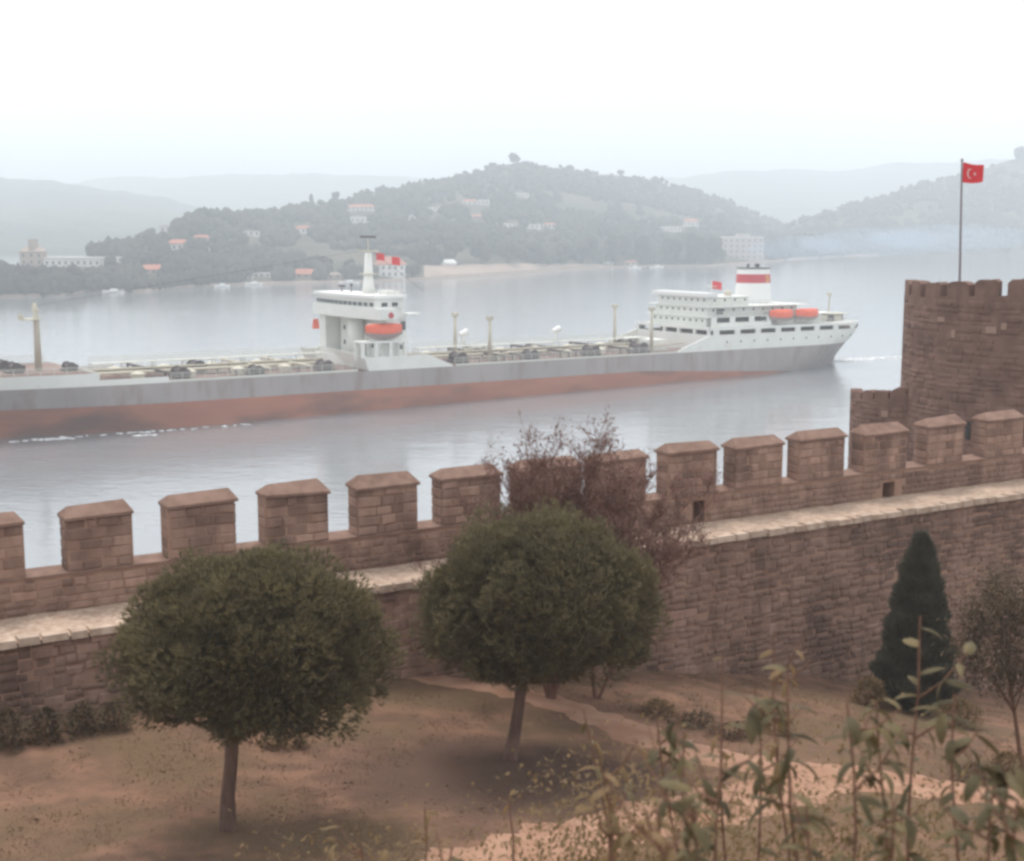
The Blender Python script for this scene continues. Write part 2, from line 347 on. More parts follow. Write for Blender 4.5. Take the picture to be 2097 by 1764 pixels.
# ------------------------------------------------------------ far shore and hills
SHORE = [(-400, 612), (0, 608), (130, 606), (180, 597), (300, 597), (400, 587), (560, 581), (760, 578), (860, 573), (980, 565), (1230, 549), (1350, 546),
         (1450, 546), (1560, 538), (1640, 530), (1760, 524), (1860, 521)]
RIDGE_A = [(-400, 540), (0, 560), (60, 545), (130, 535), (230, 515), (280, 505), (330, 480), (380, 455), (410, 443), (560, 440), (600, 430), (700, 412), (820, 388),
           (900, 368), (1000, 346), (1055, 336), (1100, 347), (1160, 351), (1250, 359), (1320, 373), (1400, 389), (1480, 409), (1530, 437), (1600, 468), (1700, 500), (1760, 516), (1860, 519)]
Y1_A = [(-400, 720), (0, 740), (300, 880), (600, 1200), (1055, 1650), (1480, 1850), (1860, 1800)]
def txr(x): return (x - 1048.5) / F / 1.008
class Hill:
    def __init__(s, shore, ridge, y1, y0=None, p=0.72): s.sh = shore; s.ri = ridge; s.y1 = y1; s.y0 = y0; s.p = p
    def Y0(s, x): return lerp_list(s.y0, x) if s.y0 else -CAM_H / ratio(lerp_list(s.sh, x))
    def at(s, x, t, jitter=True):
        Y0 = s.Y0(x); Y1 = lerp_list(s.y1, x); r0 = -CAM_H / Y0; r1 = ratio(lerp_list(s.ri, x))
        tt = min(t, 1.0); Y = Y0 + (Y1 - Y0) * t; r = r0 + (r1 - r0) * max(tt, 0) ** s.p
        z = CAM_H + r * Y
        if t > 1: z = (CAM_H + r1 * Y1) * max(0, 1 - ((t - 1) * 1.6) ** 2)
        X = txr(x) * Y
        if jitter: z += (Y1 - Y0) * 0.006 * fbm(X * 0.008, Y * 0.008) * min(1, max(t, 0) * 4)
        return Vector((X, Y, z if t > 0 else -2))
    def pix(s, x, y):
        r0 = -CAM_H / s.Y0(x); r1 = ratio(lerp_list(s.ri, x)); g = (ratio(y) - r0) / (r1 - r0)
        return max(0.0, min(1, g)) ** (1 / s.p)
    def mesh(s, name, x0, x1, nx, nt, m):
        P = [[s.at(x, t) for x in np.linspace(x0, x1, nx)] for t in np.r_[-0.02, np.linspace(0, 1, nt) ** 1.2, 1.15, 1.4, 1.8]]
        return sheet(name, np.array([[tuple(q) for q in r] for r in P]), m, kind='structure')
HA = Hill(SHORE, RIDGE_A, Y1_A)
HB = Hill([(1560, 528), (1700, 523), (1900, 519), (2100, 516), (2600, 512)],
          [(1560, 500), (1600, 474), (1642, 452), (1742, 424), (1865, 384), (1965, 360), (2015, 342), (2065, 328), (2100, 322), (2300, 300), (2600, 285)],
          [(1560, 1650), (1800, 1800), (2100, 2000), (2600, 2100)])
HC = Hill(None, [(-500, 372), (-250, 368), (0, 366), (133, 373), (234, 388), (334, 405), (417, 428), (520, 460), (650, 500), (760, 520)],
          [(-500, 2700), (760, 2500)], [(-500, 1200), (760, 1500)])
HD = Hill(None, [(-600, 385), (0, 376), (133, 373), (250, 365), (400, 361), (600, 356), (800, 361), (1000, 372), (1300, 368), (1400, 360), (1500, 352), (1600, 347),
                 (1732, 348), (1790, 340), (1832, 333), (1965, 329), (2100, 326), (2700, 330)], [(-600, 4300), (2700, 4300)], [(-600, 2700), (2700, 2500)])
HA.mesh('far_shore_hill', -400, 1860, 260, 46, M['hill_soil'])
HB.mesh('far_shore_hill', 1560, 2600, 120, 40, M['hill_soil'])
HC.mesh('distant_ridge', -500, 760, 90, 24, M['far_hill'])
HD.mesh('distant_ridge', -600, 2700, 160, 24, M['far_hill'])
# pale field on the low shore
P = []
for y in (0, 0.3, 0.6, 1.0):
    row = []
    for x in np.linspace(868, 1290, 70):
        yb = lerp_list(SHORE, x) - 2.5; yt = lerp_list([(868, 545), (1000, 543), (1180, 543), (1290, 545)], x)
        t = HA.pix(x, yb + (min(yt, yb) - yb) * y); p = HA.at(x, t); row.append((p.x, p.y, p.z + 0.7))
    P.append(row)
sheet('shore_field', P, M['sand'], kind='structure')
# grey stone embankment at the foot of the far shore
P = []
for dz, dy in ((-1.5, -1.0), (1.1, -0.8), (1.2, 1.2)):
    P.append([tuple(HA.at(x, 0.0) * 1 + Vector((0, dy, 2 + dz))) for x in np.linspace(-400, 1800, 300)])
sheet('embankment', P, M['house_tan'], smooth=False, kind='structure')

# ------------------------------------------------------------ forest (masses nobody could count)
def blobs_mesh(name, C, Rr, m, base=ICO1, amp=0.35, sub=3, **k):
    """C (n,3) centres, Rr (n,3) radii; every blob a lumpy copy of a unit icosphere"""
    bv, bf = base; n = len(C); V = np.empty((n, len(bv), 3))
    rot = RNG.uniform(0, 2 * np.pi, n); c, s_ = np.cos(rot), np.sin(rot)
    nv = 1 + amp * (RNG.random((n, len(bv))) - 0.5) * 2
    x = bv[:, 0][None] * nv; y = bv[:, 1][None] * nv; z = bv[:, 2][None] * nv
    V[..., 0] = (x * c[:, None] - y * s_[:, None]) * Rr[:, 0:1] + C[:, 0:1]
    V[..., 1] = (x * s_[:, None] + y * c[:, None]) * Rr[:, 1:2] + C[:, 1:2]
    V[..., 2] = z * Rr[:, 2:3] + C[:, 2:3]
    f = (bf[None] + (np.arange(n) * len(bv))[:, None, None]).reshape(-1, 3)
    return link(name, mesh_np(name, V.reshape(-1, 3), f, False), m, **k)

# houses: (x, y of wall foot, width px, wall height px, roof px, kind, label)
HOUSES = [
 (145, 548, 118, 17, 6, 'wp', 'long white low building with flat pale roof at far left of the opposite shore', 0.06),
 (232, 540, 60, 9, 5, 'wp', 'low pale shed with light roof just right of the long white building', 0.3),
 (62, 545, 46, 28, 10, 'tt', 'tan turreted house rising above dark trees at far left', 0.4),
 (20, 548, 30, 8, 4, 'wp', 'small cream wall house at the left edge of the opposite shore', 0.3),
 (165, 572, 30, 12, 5, 'wt', 'small cream house among dark shore trees below the long white building', 0.2),
 (305, 563, 60, 9, 9, 'tr', 'red roofed shore house behind dark trees left of the ship bridge', 0.2),
 (222, 567, 28, 8, 6, 'tr', 'small reddish roofed cottage right of the cream shore house', 0.2),
 (362, 515, 46, 14, 8, 'wr', 'white villa with pale walls on the left slope of the wooded hill', 0.5),
 (298, 518, 26, 9, 4, 'wp', 'small pale house on the low left slope beside the white villa', 0.5),
 (340, 470, 26, 12, 5, 'wp', 'pale house on the skyline at the left end of the wooded hill', 0.5),
 (432, 522, 34, 8, 5, 'wp', 'pale two part house right of the white villa', 0.5),
 (408, 492, 36, 6, 5, 'tr', 'pinkish roofed house high on the left part of the hill', 0.5),
 (515, 485, 34, 9, 3, 'wp', 'flat fronted pale house on the hill above the ship bridge', 0.5),
 (622, 478, 36, 10, 5, 'wr', 'pale pink villa in trees left of the middle of the hill', 0.5),
 (540, 569, 50, 7, 3, 'wp', 'long white boathouse at the waterline left of the ship mast', 0.08),
 (618, 570, 58, 7, 10, 'tr', 'shore house with wide pink tile roof left of the ship mast', 0.1),
 (505, 573, 20, 4, 2, 'wp', 'tiny white hut at the waterline beside the long boathouse', 0.05),
 (683, 572, 30, 8, 4, 'tt', 'small brown waterfront house right of the pink roofed shore house', 0.1),
 (797, 569, 62, 26, 15, 'wr', 'big white waterfront house with orange hipped roof beside the ship mast', 0.05),
 (738, 460, 40, 13, 4, 'wp', 'white house on the hillside above the ship mast', 0.5),
 (742, 436, 60, 7, 5, 'wr', 'long pale pink roofed villa above the white hillside house', 0.5),
 (848, 448, 22, 8, 3, 'wp', 'pale house at the lower end of the light track on the hill', 0.5),
 (892, 432, 26, 7, 3, 'wp', 'pale house at the upper end of the light track on the hill', 0.5),
 (962, 420, 28, 8, 4, 'wr', 'pinkish villa on the middle of the hill below the summit', 0.5),
 (990, 421, 24, 10, 3, 'wp', 'white villa close right of the pinkish villa below the summit', 0.5),
 (975, 446, 26, 6, 4, 'tr', 'small reddish roofed house below the pair of hill villas', 0.5),
 (1068, 404, 28, 7, 3, 'wp', 'cream house on the slope right of the summit', 0.5),
 (1040, 466, 36, 8, 4, 'wp', 'pale house on a terrace in the middle of the hill', 0.5),
 (1090, 470, 30, 8, 3, 'wp', 'cream terrace house right of the pale terrace house', 0.5),
 (1125, 468, 26, 8, 3, 'wr', 'cream house above the dark waterfront trees', 0.5),
 (1375, 474, 40, 8, 4, 'wp', 'cream house between two dark round trees at right of the hill foot', 0.5),
 (1415, 466, 30, 9, 6, 'wr', 'pinkish house behind the dark trees left of the mansion', 0.5),
 (1522, 532, 84, 44, 6, 'mp', 'large pale waterfront mansion above the ship funnel', 0.02),
 (1246, 542, 18, 4, 3, 'wp', 'small white kiosk on the waterfront below the dark trees', 0.1),
 (1292, 543, 24, 5, 3, 'wr', 'small pink roofed hut on the waterfront right of the white kiosk', 0.1),
]
house_pos = []
def house(x, y, wpx, hpx, rpx, kind, label, tmin):
    hill = HA
    t = hill.pix(x, y); p = hill.at(x, t)
    ppm = F / p.y; wd = wpx / ppm; hh = hpx / ppm; rh = rpx / ppm; dp = max(5, min(wd * 0.7, 12))
    house_pos.append((p, wd, x, y, wpx, hpx + rpx))
    root = empty('house', (p.x, p.y + 1, p.z), (0, 0, random.uniform(-0.22, 0.22)), label=label, cat='house')
    wm = M['house_white'] if kind[0] == 'w' else M['mansion_wall'] if kind[0] == 'm' else M['house_tan']
    b = MB(); b.box((-wd / 2, 0, -3), (wd / 2, dp, hh)); b.build('wall', wm, root)
    rb = MB()
    if kind[1] in 'rt':
        e = 0.5; rb.box((-wd / 2 - e, -e, hh - 0.02), (wd / 2 + e, dp + e, hh + 0.25))
        rb.box((-wd / 2 - e + .1, -e + .1, hh + 0.25), (wd / 2 + e - .1, dp + e - .1, hh + 0.25 + rh), top=(min(wd * 0.25, dp * 0.45), dp * 0.45))
        rb.build('roof', M['roof_tile'] if kind[1] == 'r' else M['house_tan'], root)
    else:
        rb.box((-wd / 2 - .3, -.3, hh - 0.02), (wd / 2 + .3, dp + .3, hh + max(0.4, rh * 0.4)))
        rb.build('roof', M['roof_pale'], root)
    nf = max(1, int(hh / 3.1)); nw = max(2, int(wd / 3.2))
    if kind[0] == 'm': nf = 4; nw = 7
    if x in (62, 1522):          # raised stair tower or attic
        t2 = MB(); t2.box((-wd * 0.12, 0.5, hh + .1), (wd * 0.16, dp - 0.5, hh + (7 if x == 62 else 3.2))); t2.build('attic', wm, root)
    for fl in range(nf):
        for i in range(nw):
            if nw * nf > 40 and (i + fl) % 2: continue
            wx = -wd / 2 + (i + 0.5) * wd / nw; wz = fl * (hh / nf) + hh / nf * 0.3
            q = MB(); q.box((wx - 0.55, -0.1, wz), (wx + 0.55, 0.1, wz + min(1.7, hh / nf * 0.55))); q.build('window', M['window_glass'], root)
    return root
for h in HOUSES: house(*h)
def covers_house(px, py, hpx):
    for (p, wd, x, y, wpx, tot) in house_pos:
        if abs(px - x) < wpx * 0.5 + 5 and y - tot * 0.85 < py < y + 2 + hpx * 0.8: return True
    return False
# joined canopy
C = []; RR = []
for hill, xa, xb, n, dens in ((HA, -380, 1740, 9000, 1), (HB, 1600, 2560, 2600, 1)):
    k = 0
    while k < n:
        x = random.uniform(xa, xb); g = random.random() ** 0.9; t = g ** (1 / hill.p)
        if t < 0.008 : t = 0.01
        p = hill.at(x, t); k += 1
        d = fbm(p.x * 0.006, p.y * 0.006, 5)
        if d > 0.33 and t < 0.96: continue
        hgt = random.uniform(5, 10.5) * (0.8 if t > 0.9 else 1.0)
        yb = lerp_list(hill.sh, x); yr = lerp_list(hill.ri, x); py = yb + (yr - yb) * t ** hill.p
        if hill is HA and covers_house(x, py, hgt * F / p.y): continue
        if hill is HA and 850 < x < 1300 and py > 541: continue
        for _ in range(2):
            C.append((p.x + random.uniform(-3, 3), p.y + random.uniform(-3, 3), p.z + hgt * random.uniform(0.3, 0.6)))
            r = hgt * random.uniform(0.32, 0.5); RR.append((r, r, hgt * random.uniform(0.38, 0.5)))
blobs_mesh('forest', np.array(C), np.array(RR), M['forest'], label='dense wooded cover on the hills of the opposite shore', cat='forest', kind='stuff')
# trees one can tell apart on the far shore
def far_tree(px, py, hpx, wpx, label, slim=False):
    t = HA.pix(px, py) if px < 1700 else HB.pix(px, py); p = (HA if px < 1700 else HB).at(px, t)
    ppm = F / p.y; H = hpx / ppm; W = wpx / ppm
    root = empty('tree', (p.x, p.y, p.z), label=label, cat='tree', group='trees one can tell apart on the opposite shore')
    b = MB(); b.tube([(0, 0, -1), (0, 0, H * 0.5)], [0.5, 0.3], 6); b.build('trunk', M['far_trunk'], root)
    n = 9 if not slim else 5; C = []; RR = []
    for i in range(n):
        a = random.uniform(0, 6.28); u = random.random() ** 0.5 * (0.27 if not slim else 0.1) * W
        C.append((math.cos(a) * u, math.sin(a) * u, H * random.uniform(0.35, 0.75))); RR.append((W * random.uniform(.22, .32), W * random.uniform(.22, .32), H * random.uniform(.2, .28)))
    o = blobs_mesh('crown', np.array(C), np.array(RR), M['far_tree'], ICO2, 0.12); o.parent = root
FT = [(15, 596, 40, 40, 'dark rounded tree at the far left end of the opposite shore'), (62, 600, 52, 52, 'large dark tree in front of the turreted tan house'),
 (112, 603, 34, 40, 'dark tree below the left end of the long white building'), (196, 596, 26, 28, 'rounded tree right of the cream shore house'),
 (225, 560, 36, 30, 'dark tree below the pale shed'), (262, 588, 44, 38, 'dark tree left of the red roofed shore house'), (345, 586, 48, 44, 'dark tree right of the red roofed shore house'),
 (392, 580, 40, 36, 'bushy tree on the waterline left of the boathouse'), (450, 572, 40, 38, 'dark tree behind the waterline left of the boathouse'), (245, 512, 22, 18, 'dark tree on the skyline above the long white building'),
 (308, 497, 28, 20, 'dark tree beside the skyline house at the left end of the hill'), (665, 562, 40, 34, 'tall dark tree behind the pink roofed shore house'), (716, 570, 42, 32, 'dark tree left of the big white waterfront house'),
 (845, 570, 30, 34, 'low dark tree right of the big white waterfront house'), (880, 543, 44, 40, 'dark tree above the left end of the pale field'), (930, 540, 50, 44, 'dark tree above the pale field behind the white tent'),
 (985, 540, 50, 46, 'dark tree above the middle of the pale field'), (1040, 541, 44, 44, 'rounded dark tree above the pale field'), (1095, 541, 48, 44, 'dark tree at the right of the pale field'), (1150, 542, 48, 46, 'bushy dark tree right of the pale field'),
 (1205, 544, 60, 50, 'tall dark round tree left of the white kiosk'), (1262, 543, 62, 52, 'tall dark round tree above the white kiosk'), (1318, 544, 66, 56, 'tallest dark round tree on the waterfront'),
 (1372, 545, 62, 46, 'dark round tree below the cream house between trees'), (1418, 545, 68, 50, 'broad dark tree left of the mansion'), (1462, 543, 62, 40, 'dark tree touching the left side of the mansion'),
 (1585, 530, 40, 34, 'dark tree just right of the mansion'), (1630, 524, 34, 34, 'dark tree behind blue smoke right of the mansion')]
for f in FT: far_tree(*f)
far_tree(1055, 340, 24, 30, 'lone rounded tree on the summit of the hill')
far_tree(2078, 334, 34, 26, 'tree standing up on the right hand hill top at the frame edge')
far_tree(640, 424, 26, 14, 'tall tree on the skyline of the left shoulder', True); far_tree(690, 414, 24, 20, 'bushy tree on the skyline right of the tall skyline tree')
# light track on the hill
P = []
for x in np.linspace(845, 905, 14):
    yy = lerp_list([(845, 452), (870, 440), (905, 424)], x); row = []
    for q in (3, -1): 
        p = HA.at(x, HA.pix(x, yy + q)); row.append((p.x, p.y, p.z + 1.2))
    P.append(row)
sheet('hill_track', P, M['sand'], kind='structure')
# small white tent and moored boats on the far shore
def small_boat(px, py, Lm, label, yaw=0.1):
    p = at_z(px, py, 0.0); root = empty('small_boat', p, (0, 0, yaw), label=label, cat='boat', group='small boats along the opposite shore')
    b = MB(); n = 9; vs = []; fs = []
    for i in range(n):
        u = i / (n - 1) * 2 - 1; hw = Lm * 0.17 * (1 - abs(u) ** 2.5) + 0.02; x = u * Lm / 2
        vs += [(x, -hw * 0.5, -0.3), (x, -hw, 0.9 + 0.3 * u * u), (x, hw, 0.9 + 0.3 * u * u), (x, hw * 0.5, -0.3)]
    for i in range(n - 1):
        for k in range(3): fs.append((i * 4 + k, i * 4 + k + 1, i * 4 + k + 5, i * 4 + k + 4))
    b.add(vs, fs).build('hull', M['ship_white_bright'], root)
    b = MB(); b.box((-Lm * .15, -Lm * .1, 0.6), (Lm * .2, Lm * .1, 1.9), top=(0.3, 0.1)); b.build('cabin', M['ship_white_bright'], root)
for a in ((520, 584, 9, 'small white boat moored at the waterline below the tiny hut'), (715, 581, 11, 'white motorboat at the waterline left of the big white waterfront house'),
          (455, 588, 8, 'small pale boat at the waterline left of the boathouse'), (1345, 549, 10, 'pale boat moored below the tallest dark round tree'),
          (232, 600, 10, 'pale boat on the waterline near the left end of the shore'), (1300, 551, 9, 'small pale boat below the pink roofed waterfront hut')): small_boat(*a)
p = HA.at(918, HA.pix(918, 543)); tn = empty('tent', (p.x, p.y, p.z), label='small white peaked tent on the edge of the pale field', cat='tent')
b = MB(); b.box((-5, -2, 0), (5, 2, 1.6)); b.build('tent_wall', M['ship_white_bright'], tn)
b = MB(); b.box((-5.4, -2.4, 1.6), (5.4, 2.4, 3.8), top=(2.2, 2.3)); b.build('tent_roof', M['ship_white_bright'], tn)
# ------------------------------------------------------------ the tanker; local frame: s aft along the near side, o across, z up
SU = Vector((0.8036, 0.5948, 0)); TH = math.atan2(0.5948, 0.8036); S0, O0 = 50.0, 12.0
org = Vector((-43.5, 237.4, 0)) + SU * S0 + Vector((-0.5948, 0.8036, 0)) * O0
ship = empty('tanker_ship', org, (0, 0, TH), label='grey and red tanker ship with white bridge and aft superstructure crossing the strait', cat='ship')
def sx(s, o, z): return (s - S0, o - O0, z - 0.0135 * s)
def SB(): return MB(sx)
def hb(s, z):
    zz = max(z, 0); h = 12.0
    a = -5 - 17 * min(zz / 9, 1.2); e = -62 - 10 * min(zz / 9, 1.3)
    if s < a: t = min(1, (a - s) / (a - e)); h = 12 * (1 - t ** (1.15 + 1.1 * min(zz / 9, 1.2)))
    a2 = 112 + 32 * min(zz / 9, 1.1); e2 = 158.5 + 5.0 * min(zz / 10, 1.2)
    if s > a2: t = min(1, (s - a2) / (e2 - a2)); h = 12 * (1 - t ** (2.0 + 0.8 * min(zz / 9, 1))) ** 0.75
    return max(h, 0.02)
def svals(z, s0=None, s1=None, n=120):
    e = -62 - 10 * min(max(z, 0) / 9, 1.3); e2 = 158.5 + 5.0 * min(max(z, 0) / 10, 1.2)
    a = e if s0 is None else s0; b = e2 if s1 is None else s1
    u = np.linspace(0, 1, n); u = 0.5 - 0.5 * np.cos(u * np.pi) if s0 is None and s1 is None else u
    return a + (b - a) * u
def shell(name, zs, m, s0=None, s1=None, parent=None, lid=False, grow=0.0, n=120, sides=(-1, 1)):
    """plating between the levels zs on both sides of the hull; s0, s1 limit it along the ship"""
    v = []; f = []; nz = len(zs)
    for side in sides:
        base = len(v)
        for z in zs:
            fz = z if callable(z) else (lambda s, z=z: z); zm = fz(40)
            for s in svals(zm, s0, s1, n): v.append(sx(s, 12 + side * (hb(s, fz(s)) + grow), fz(s)))
        for i in range(nz - 1):
            for j in range(n - 1):
                q = (base + i * n + j, base + i * n + j + 1, base + (i + 1) * n + j + 1, base + (i + 1) * n + j)
                f.append(q if side < 0 else q[::-1])
    if lid:
        a = (nz - 1) * n; b = nz * n + a
        for j in range(n - 1): f.append((a + j, a + j + 1, b + j + 1, b + j))
    return link(name, mesh_np(name, v, f, True), m, parent or ship)
zred = lambda s: 4.15 - 0.05 * max(0, s - 88) ** 1.0
shell('underbody', [-2.5, -1, lambda s: zred(s) * 0.5, zred], M['ship_red'])
shell('hull', [zred, lambda s: 0.5 * (zred(s) + 7.5), 7.5], M['ship_grey'])
dk = shell('main_deck', [7.42, 7.44], M['ship_deck'], lid=True)
# pale gunwale strip and rail
for q in (-1, 1): shell('gunwale', [7.5, 7.95], M['ship_rail'], s0=-16, s1=20, grow=0.03, sides=(q,))
for q in (-1, 1): shell('gunwale', [7.5, 7.9], M['ship_rail'], s0=41, s1=98, grow=0.03, sides=(q,))
def rail(name, s0, s1, z, o=None, h=1.1, step=2.0, m='ship_rail', far=True):
    b = SB()
    for side in ((-1, 1) if far else (-1,)):
        ss = np.arange(s0, s1 + .01, step); f = (lambda s: 12 + side * (hb(s, z) - 0.3)) if o is None else (lambda s: o)
        for q in (0.4, 0.75, 1.0): b.tube([(s, f(s), z + h * q) for s in ss], 0.05, 4)
        for s in ss: b.tube([(s, f(s), z), (s, f(s), z + h)], 0.05, 4)
        if o is not None: break
    return b.build(name, M[m], ship)
rail('railing', 41, 97, 7.9); rail('railing', -15, 20, 7.9)
# forecastle
shell('forecastle', [7.5, 8.4, 9.6], M['ship_white'], s1=-27, s0=-71.5, grow=0.04)
shell('forecastle_deck', [9.3, 9.32], M['ship_deck'], s1=-27.1, s0=-71, lid=True, grow=-0.1)
for q in (-1, 1): shell('forecastle_strake', [7.5, 8.5], M['ship_white'], s0=-27, s1=-15.5, grow=0.06, sides=(q,))
rail('railing', -66, -28, 9.6)
b = SB(); b.box((-27.05, 1.0, 7.4), (-26.9, 23, 9.6)); b.build('forecastle_front', M['ship_white'], ship)
# foremast
b = SB(); b.tube([(-32.7, 12, 9.4), (-32.7, 12, 17.6), (-32.9, 12, 20.2)], [0.62, 0.48, 0.3], 10)
fm = b.build('foremast', M['ship_cream'], ship, smooth=True)
b = SB(); b.box((-35.2, 10.8, 17.5), (-32.2, 13.2, 17.7)); b.box((-35.2, 10.7, 17.7), (-35.05, 13.3, 18.5)); b.build('platform', M['ship_cream'], fm)
b = SB(); b.tube([(-32.7, 9.6, 19.2), (-32.7, 14.4, 19.2)], 0.12, 5); b.build('yard', M['ship_cream'], fm)
def winch(s, o, z, k=1.0):
    b = SB(); b.tube([(s, o - 1.3 * k, z + 0.9 * k), (s, o + 1.3 * k, z + 0.9 * k)], 0.75 * k, 10)
    b.tube([(s, o - 1.5 * k, z + 0.9 * k), (s, o - 1.3 * k, z + 0.9 * k)], 1.05 * k, 10); b.tube([(s, o + 1.3 * k, z + 0.9 * k), (s, o + 1.5 * k, z + 0.9 * k)], 1.05 * k, 10)
    b.box((s - 1.3 * k, o - 1.8 * k, z), (s + 1.0 * k, o + 1.8 * k, z + 0.45 * k)); b.box((s + 0.4 * k, o - 0.5, z + 0.4 * k), (s + 1.7 * k, o + 0.5, z + 1.3 * k))
    return b.build('winch', M['ship_dark'], ship)
for a in ((-37.5, 9, 9.3, 0.95), (-28.9, 8.5, 9.3, 0.8), (-42, 12, 9.3, 0.9), (-37.5, 15, 9.3, 0.9), (-11, 6, 7.5, 1.0), (-4.5, 14, 7.5, 1.1), (2, 4, 7.5, 0.9), (16, 5, 7.5, 1), (45, 5, 7.5, 1.1), (62, 4.5, 7.5, 1), (78, 5, 7.5, 1.1), (91, 5, 7.5, 1.2), (96, 15, 7.5, 1.1)): winch(*a)
# tank hatches, pipes, catwalk
for s in list(range(-18, 19, 9)) + list(range(46, 97, 9)):
    for o in (6.8, 17.5):
        b = SB(); b.lathe((s, o, 7.44), [(1.1, 0), (1.1, 0.9), (1.25, 0.9), (1.2, 1.1), (0.4, 1.35)], 12); b.build('tank_hatch', M['ship_cream'], ship)
def pipe(o, z, r, s0, s1, m='ship_cream'):
    b = SB(); b.tube([(s, o, z) for s in np.linspace(s0, s1, 24)], r, 6); b.build('deck_pipe', M[m], ship)
for (s0, s1) in ((-24, 19), (40, 99)):
    for o, z, r in ((9.2, 8.5, 0.28), (10.0, 8.5, 0.22), (13.9, 8.6, 0.3), (14.8, 8.6, 0.22), (10.9, 9.0, 0.16)): pipe(o, z, r, s0, s1)
    b = SB(); b.box((s0, 11.3, 9.9), (s1, 12.9, 10.05)); cw = b.build('catwalk', M['ship_rail'], ship)
    b = SB()
    for s in np.arange(s0, s1, 5.5):
        for o in (11.4, 12.8): b.tube([(s, o, 7.4), (s, o, 9.95)], 0.1, 4)
        b.tube([(s, 8.6, 8.1), (s, 15.4, 8.1)], 0.14, 4)
    b.build('catwalk_post', M['ship_rail'], cw)
    b = SB()
    for o in (11.35, 12.85):
        for z in (10.5, 11.0): b.tube([(s, o, z) for s in np.arange(s0, s1 + 1, 2.75)], 0.05, 4)
        for s in np.arange(s0, s1, 2.75): b.tube([(s, o, 10), (s, o, 11)], 0.045, 4)
    b.build('handrail', M['ship_rail'], cw)
# cross manifolds and valves
for s in (-14, 4, 12, 54, 58, 70, 74, 86):
    b = SB(); b.tube([(s, 2.2, 8.7), (s, 21.8, 8.7)], 0.26, 6)
    for o in (2.4, 5, 19, 21.6): b.tube([(s, o, 7.4), (s, o, 8.7)], 0.18, 5)
    b.build('manifold_pipe', M['ship_dark'] if s % 4 else M['ship_cream'], ship)
for i in range(46):
    s = random.choice([random.uniform(-24, 18), random.uniform(41, 97), random.uniform(41, 97)]); o = random.uniform(3, 21); h = random.uniform(0.5, 1.3)
    b = SB(); b.tube([(s, o, 7.4), (s, o, 7.4 + h)], 0.16, 6); b.tube([(s, o, 7.4 + h), (s, o, 7.46 + h)], 0.4, 8); b.build('valve', M[random.choice(['ship_dark', 'ship_cream', 'ship_dark'])], ship)
# cowl ventilators
for s, o in ((74.5, 12.2), (52.0, 13.4)):
    b = SB(); b.tube([(s, o, 9.9), (s, o, 12.0)], 0.4, 8); b.tube([(s - 0.9, o, 12.1), (s + 0.9, o, 12.6)], [0.45, 0.75], 10); b.build('ventilator', M['ship_white_bright'], ship)
# kingposts in pairs
for s, h in ((53.2, 16.2), (95.5, 17.0)):
    for o in (6, 18):
        b = SB(); b.tube([(s, o, 7.4), (s, o, h)], [0.42, 0.3], 8); kp = b.build('kingpost', M['ship_cream'], ship, smooth=True)
        b = SB(); b.box((s - 0.6, o - 0.45, h - 0.8), (s + 0.6, o + 0.45, h - 0.1)); b.build('masthead', M['ship_cream'], kp)
        b = SB(); b.tube([(s + 0.4, o, 8.6), (s + 9.5, o, 9.0)], 0.2, 6); b.build('derrick_boom', M['ship_cream'], kp)
# raised pump-room block before the poop and side ramps
b = SB(); b.box((96.5, 7, 7.44), (101, 17, 9.8)); b.build('pump_room', M['ship_white'], ship)

# ---- midship bridge
def prism_side(name, pts, o0, o1, m, parent=ship):
    """pts (s,z) outline, extruded across the ship"""
    b = SB(); n = len(pts); vs = [(s, o0, z) for s, z in pts] + [(s, o1, z) for s, z in pts]
    fs = [tuple(range(n - 1, -1, -1)), tuple(range(n, 2 * n))] + [(i, (i + 1) % n, n + (i + 1) % n, n + i) for i in range(n)]
    return b.add(vs, fs).build(name, m, parent)
base_pts = [(22.3, 7.45), (21.3, 10.2), (22.2, 9.9), (35, 9.9), (40.4, 7.75), (40.4, 7.45)]
prism_side('bridge_base', base_pts, -0.06, 0.5, M['ship_white']); prism_side('bridge_base', base_pts, 23.5, 24.06, M['ship_white'])
b = SB(); b.add([(22.3, 0, 7.45), (26, 24, 7.45), (25, 24, 10.3), (21.3, 0, 10.2), (22.7, 0, 7.45), (26.4, 24, 7.45), (25.4, 24, 10.3), (21.7, 0, 10.2)],
                [(0, 3, 2, 1), (4, 5, 6, 7), (3, 7, 6, 2), (0, 4, 7, 3), (1, 2, 6, 5)]); b.build('bridge_bulwark', M['ship_white'], ship)
b = SB(); b.box((24, 0.5, 7.5), (35, 23.5, 9.2)); b.build('lower_house', M['ship_white'], ship)
bh = SB(); bh.box((28.2, 3.6, 9.2), (32.5, 20.4, 16.6)); bh = bh.build('bridge_house', M['ship_white'], ship)
b = SB(); b.tube([(26.6, 11.8, 9.2), (26.6, 11.8, 16.6)], 1.5, 12); b.build('support_column', M['ship_white'], ship, smooth=True)
for o in (21.2,):
    b = SB(); b.box((25.4, o, 9.2), (32, o + 2.4, 16.6)); b.build('wing_pillar', M['ship_white'], ship)
for o in (5, 8.5, 15.5, 18.8):
    for z in (10.8, 13.6):
        b = SB(); b.box((28.12, o - 0.3, z), (28.3, o + 0.3, z + 0.8)); b.build('window', M['window_glass'], bh)
for s in (31.3,):
    for z in (10.8, 13.6):
        b = SB(); b.box((s - 0.3, 3.52, z), (s + 0.3, 3.65, z + 0.8)); b.build('window', M['window_glass'], bh)
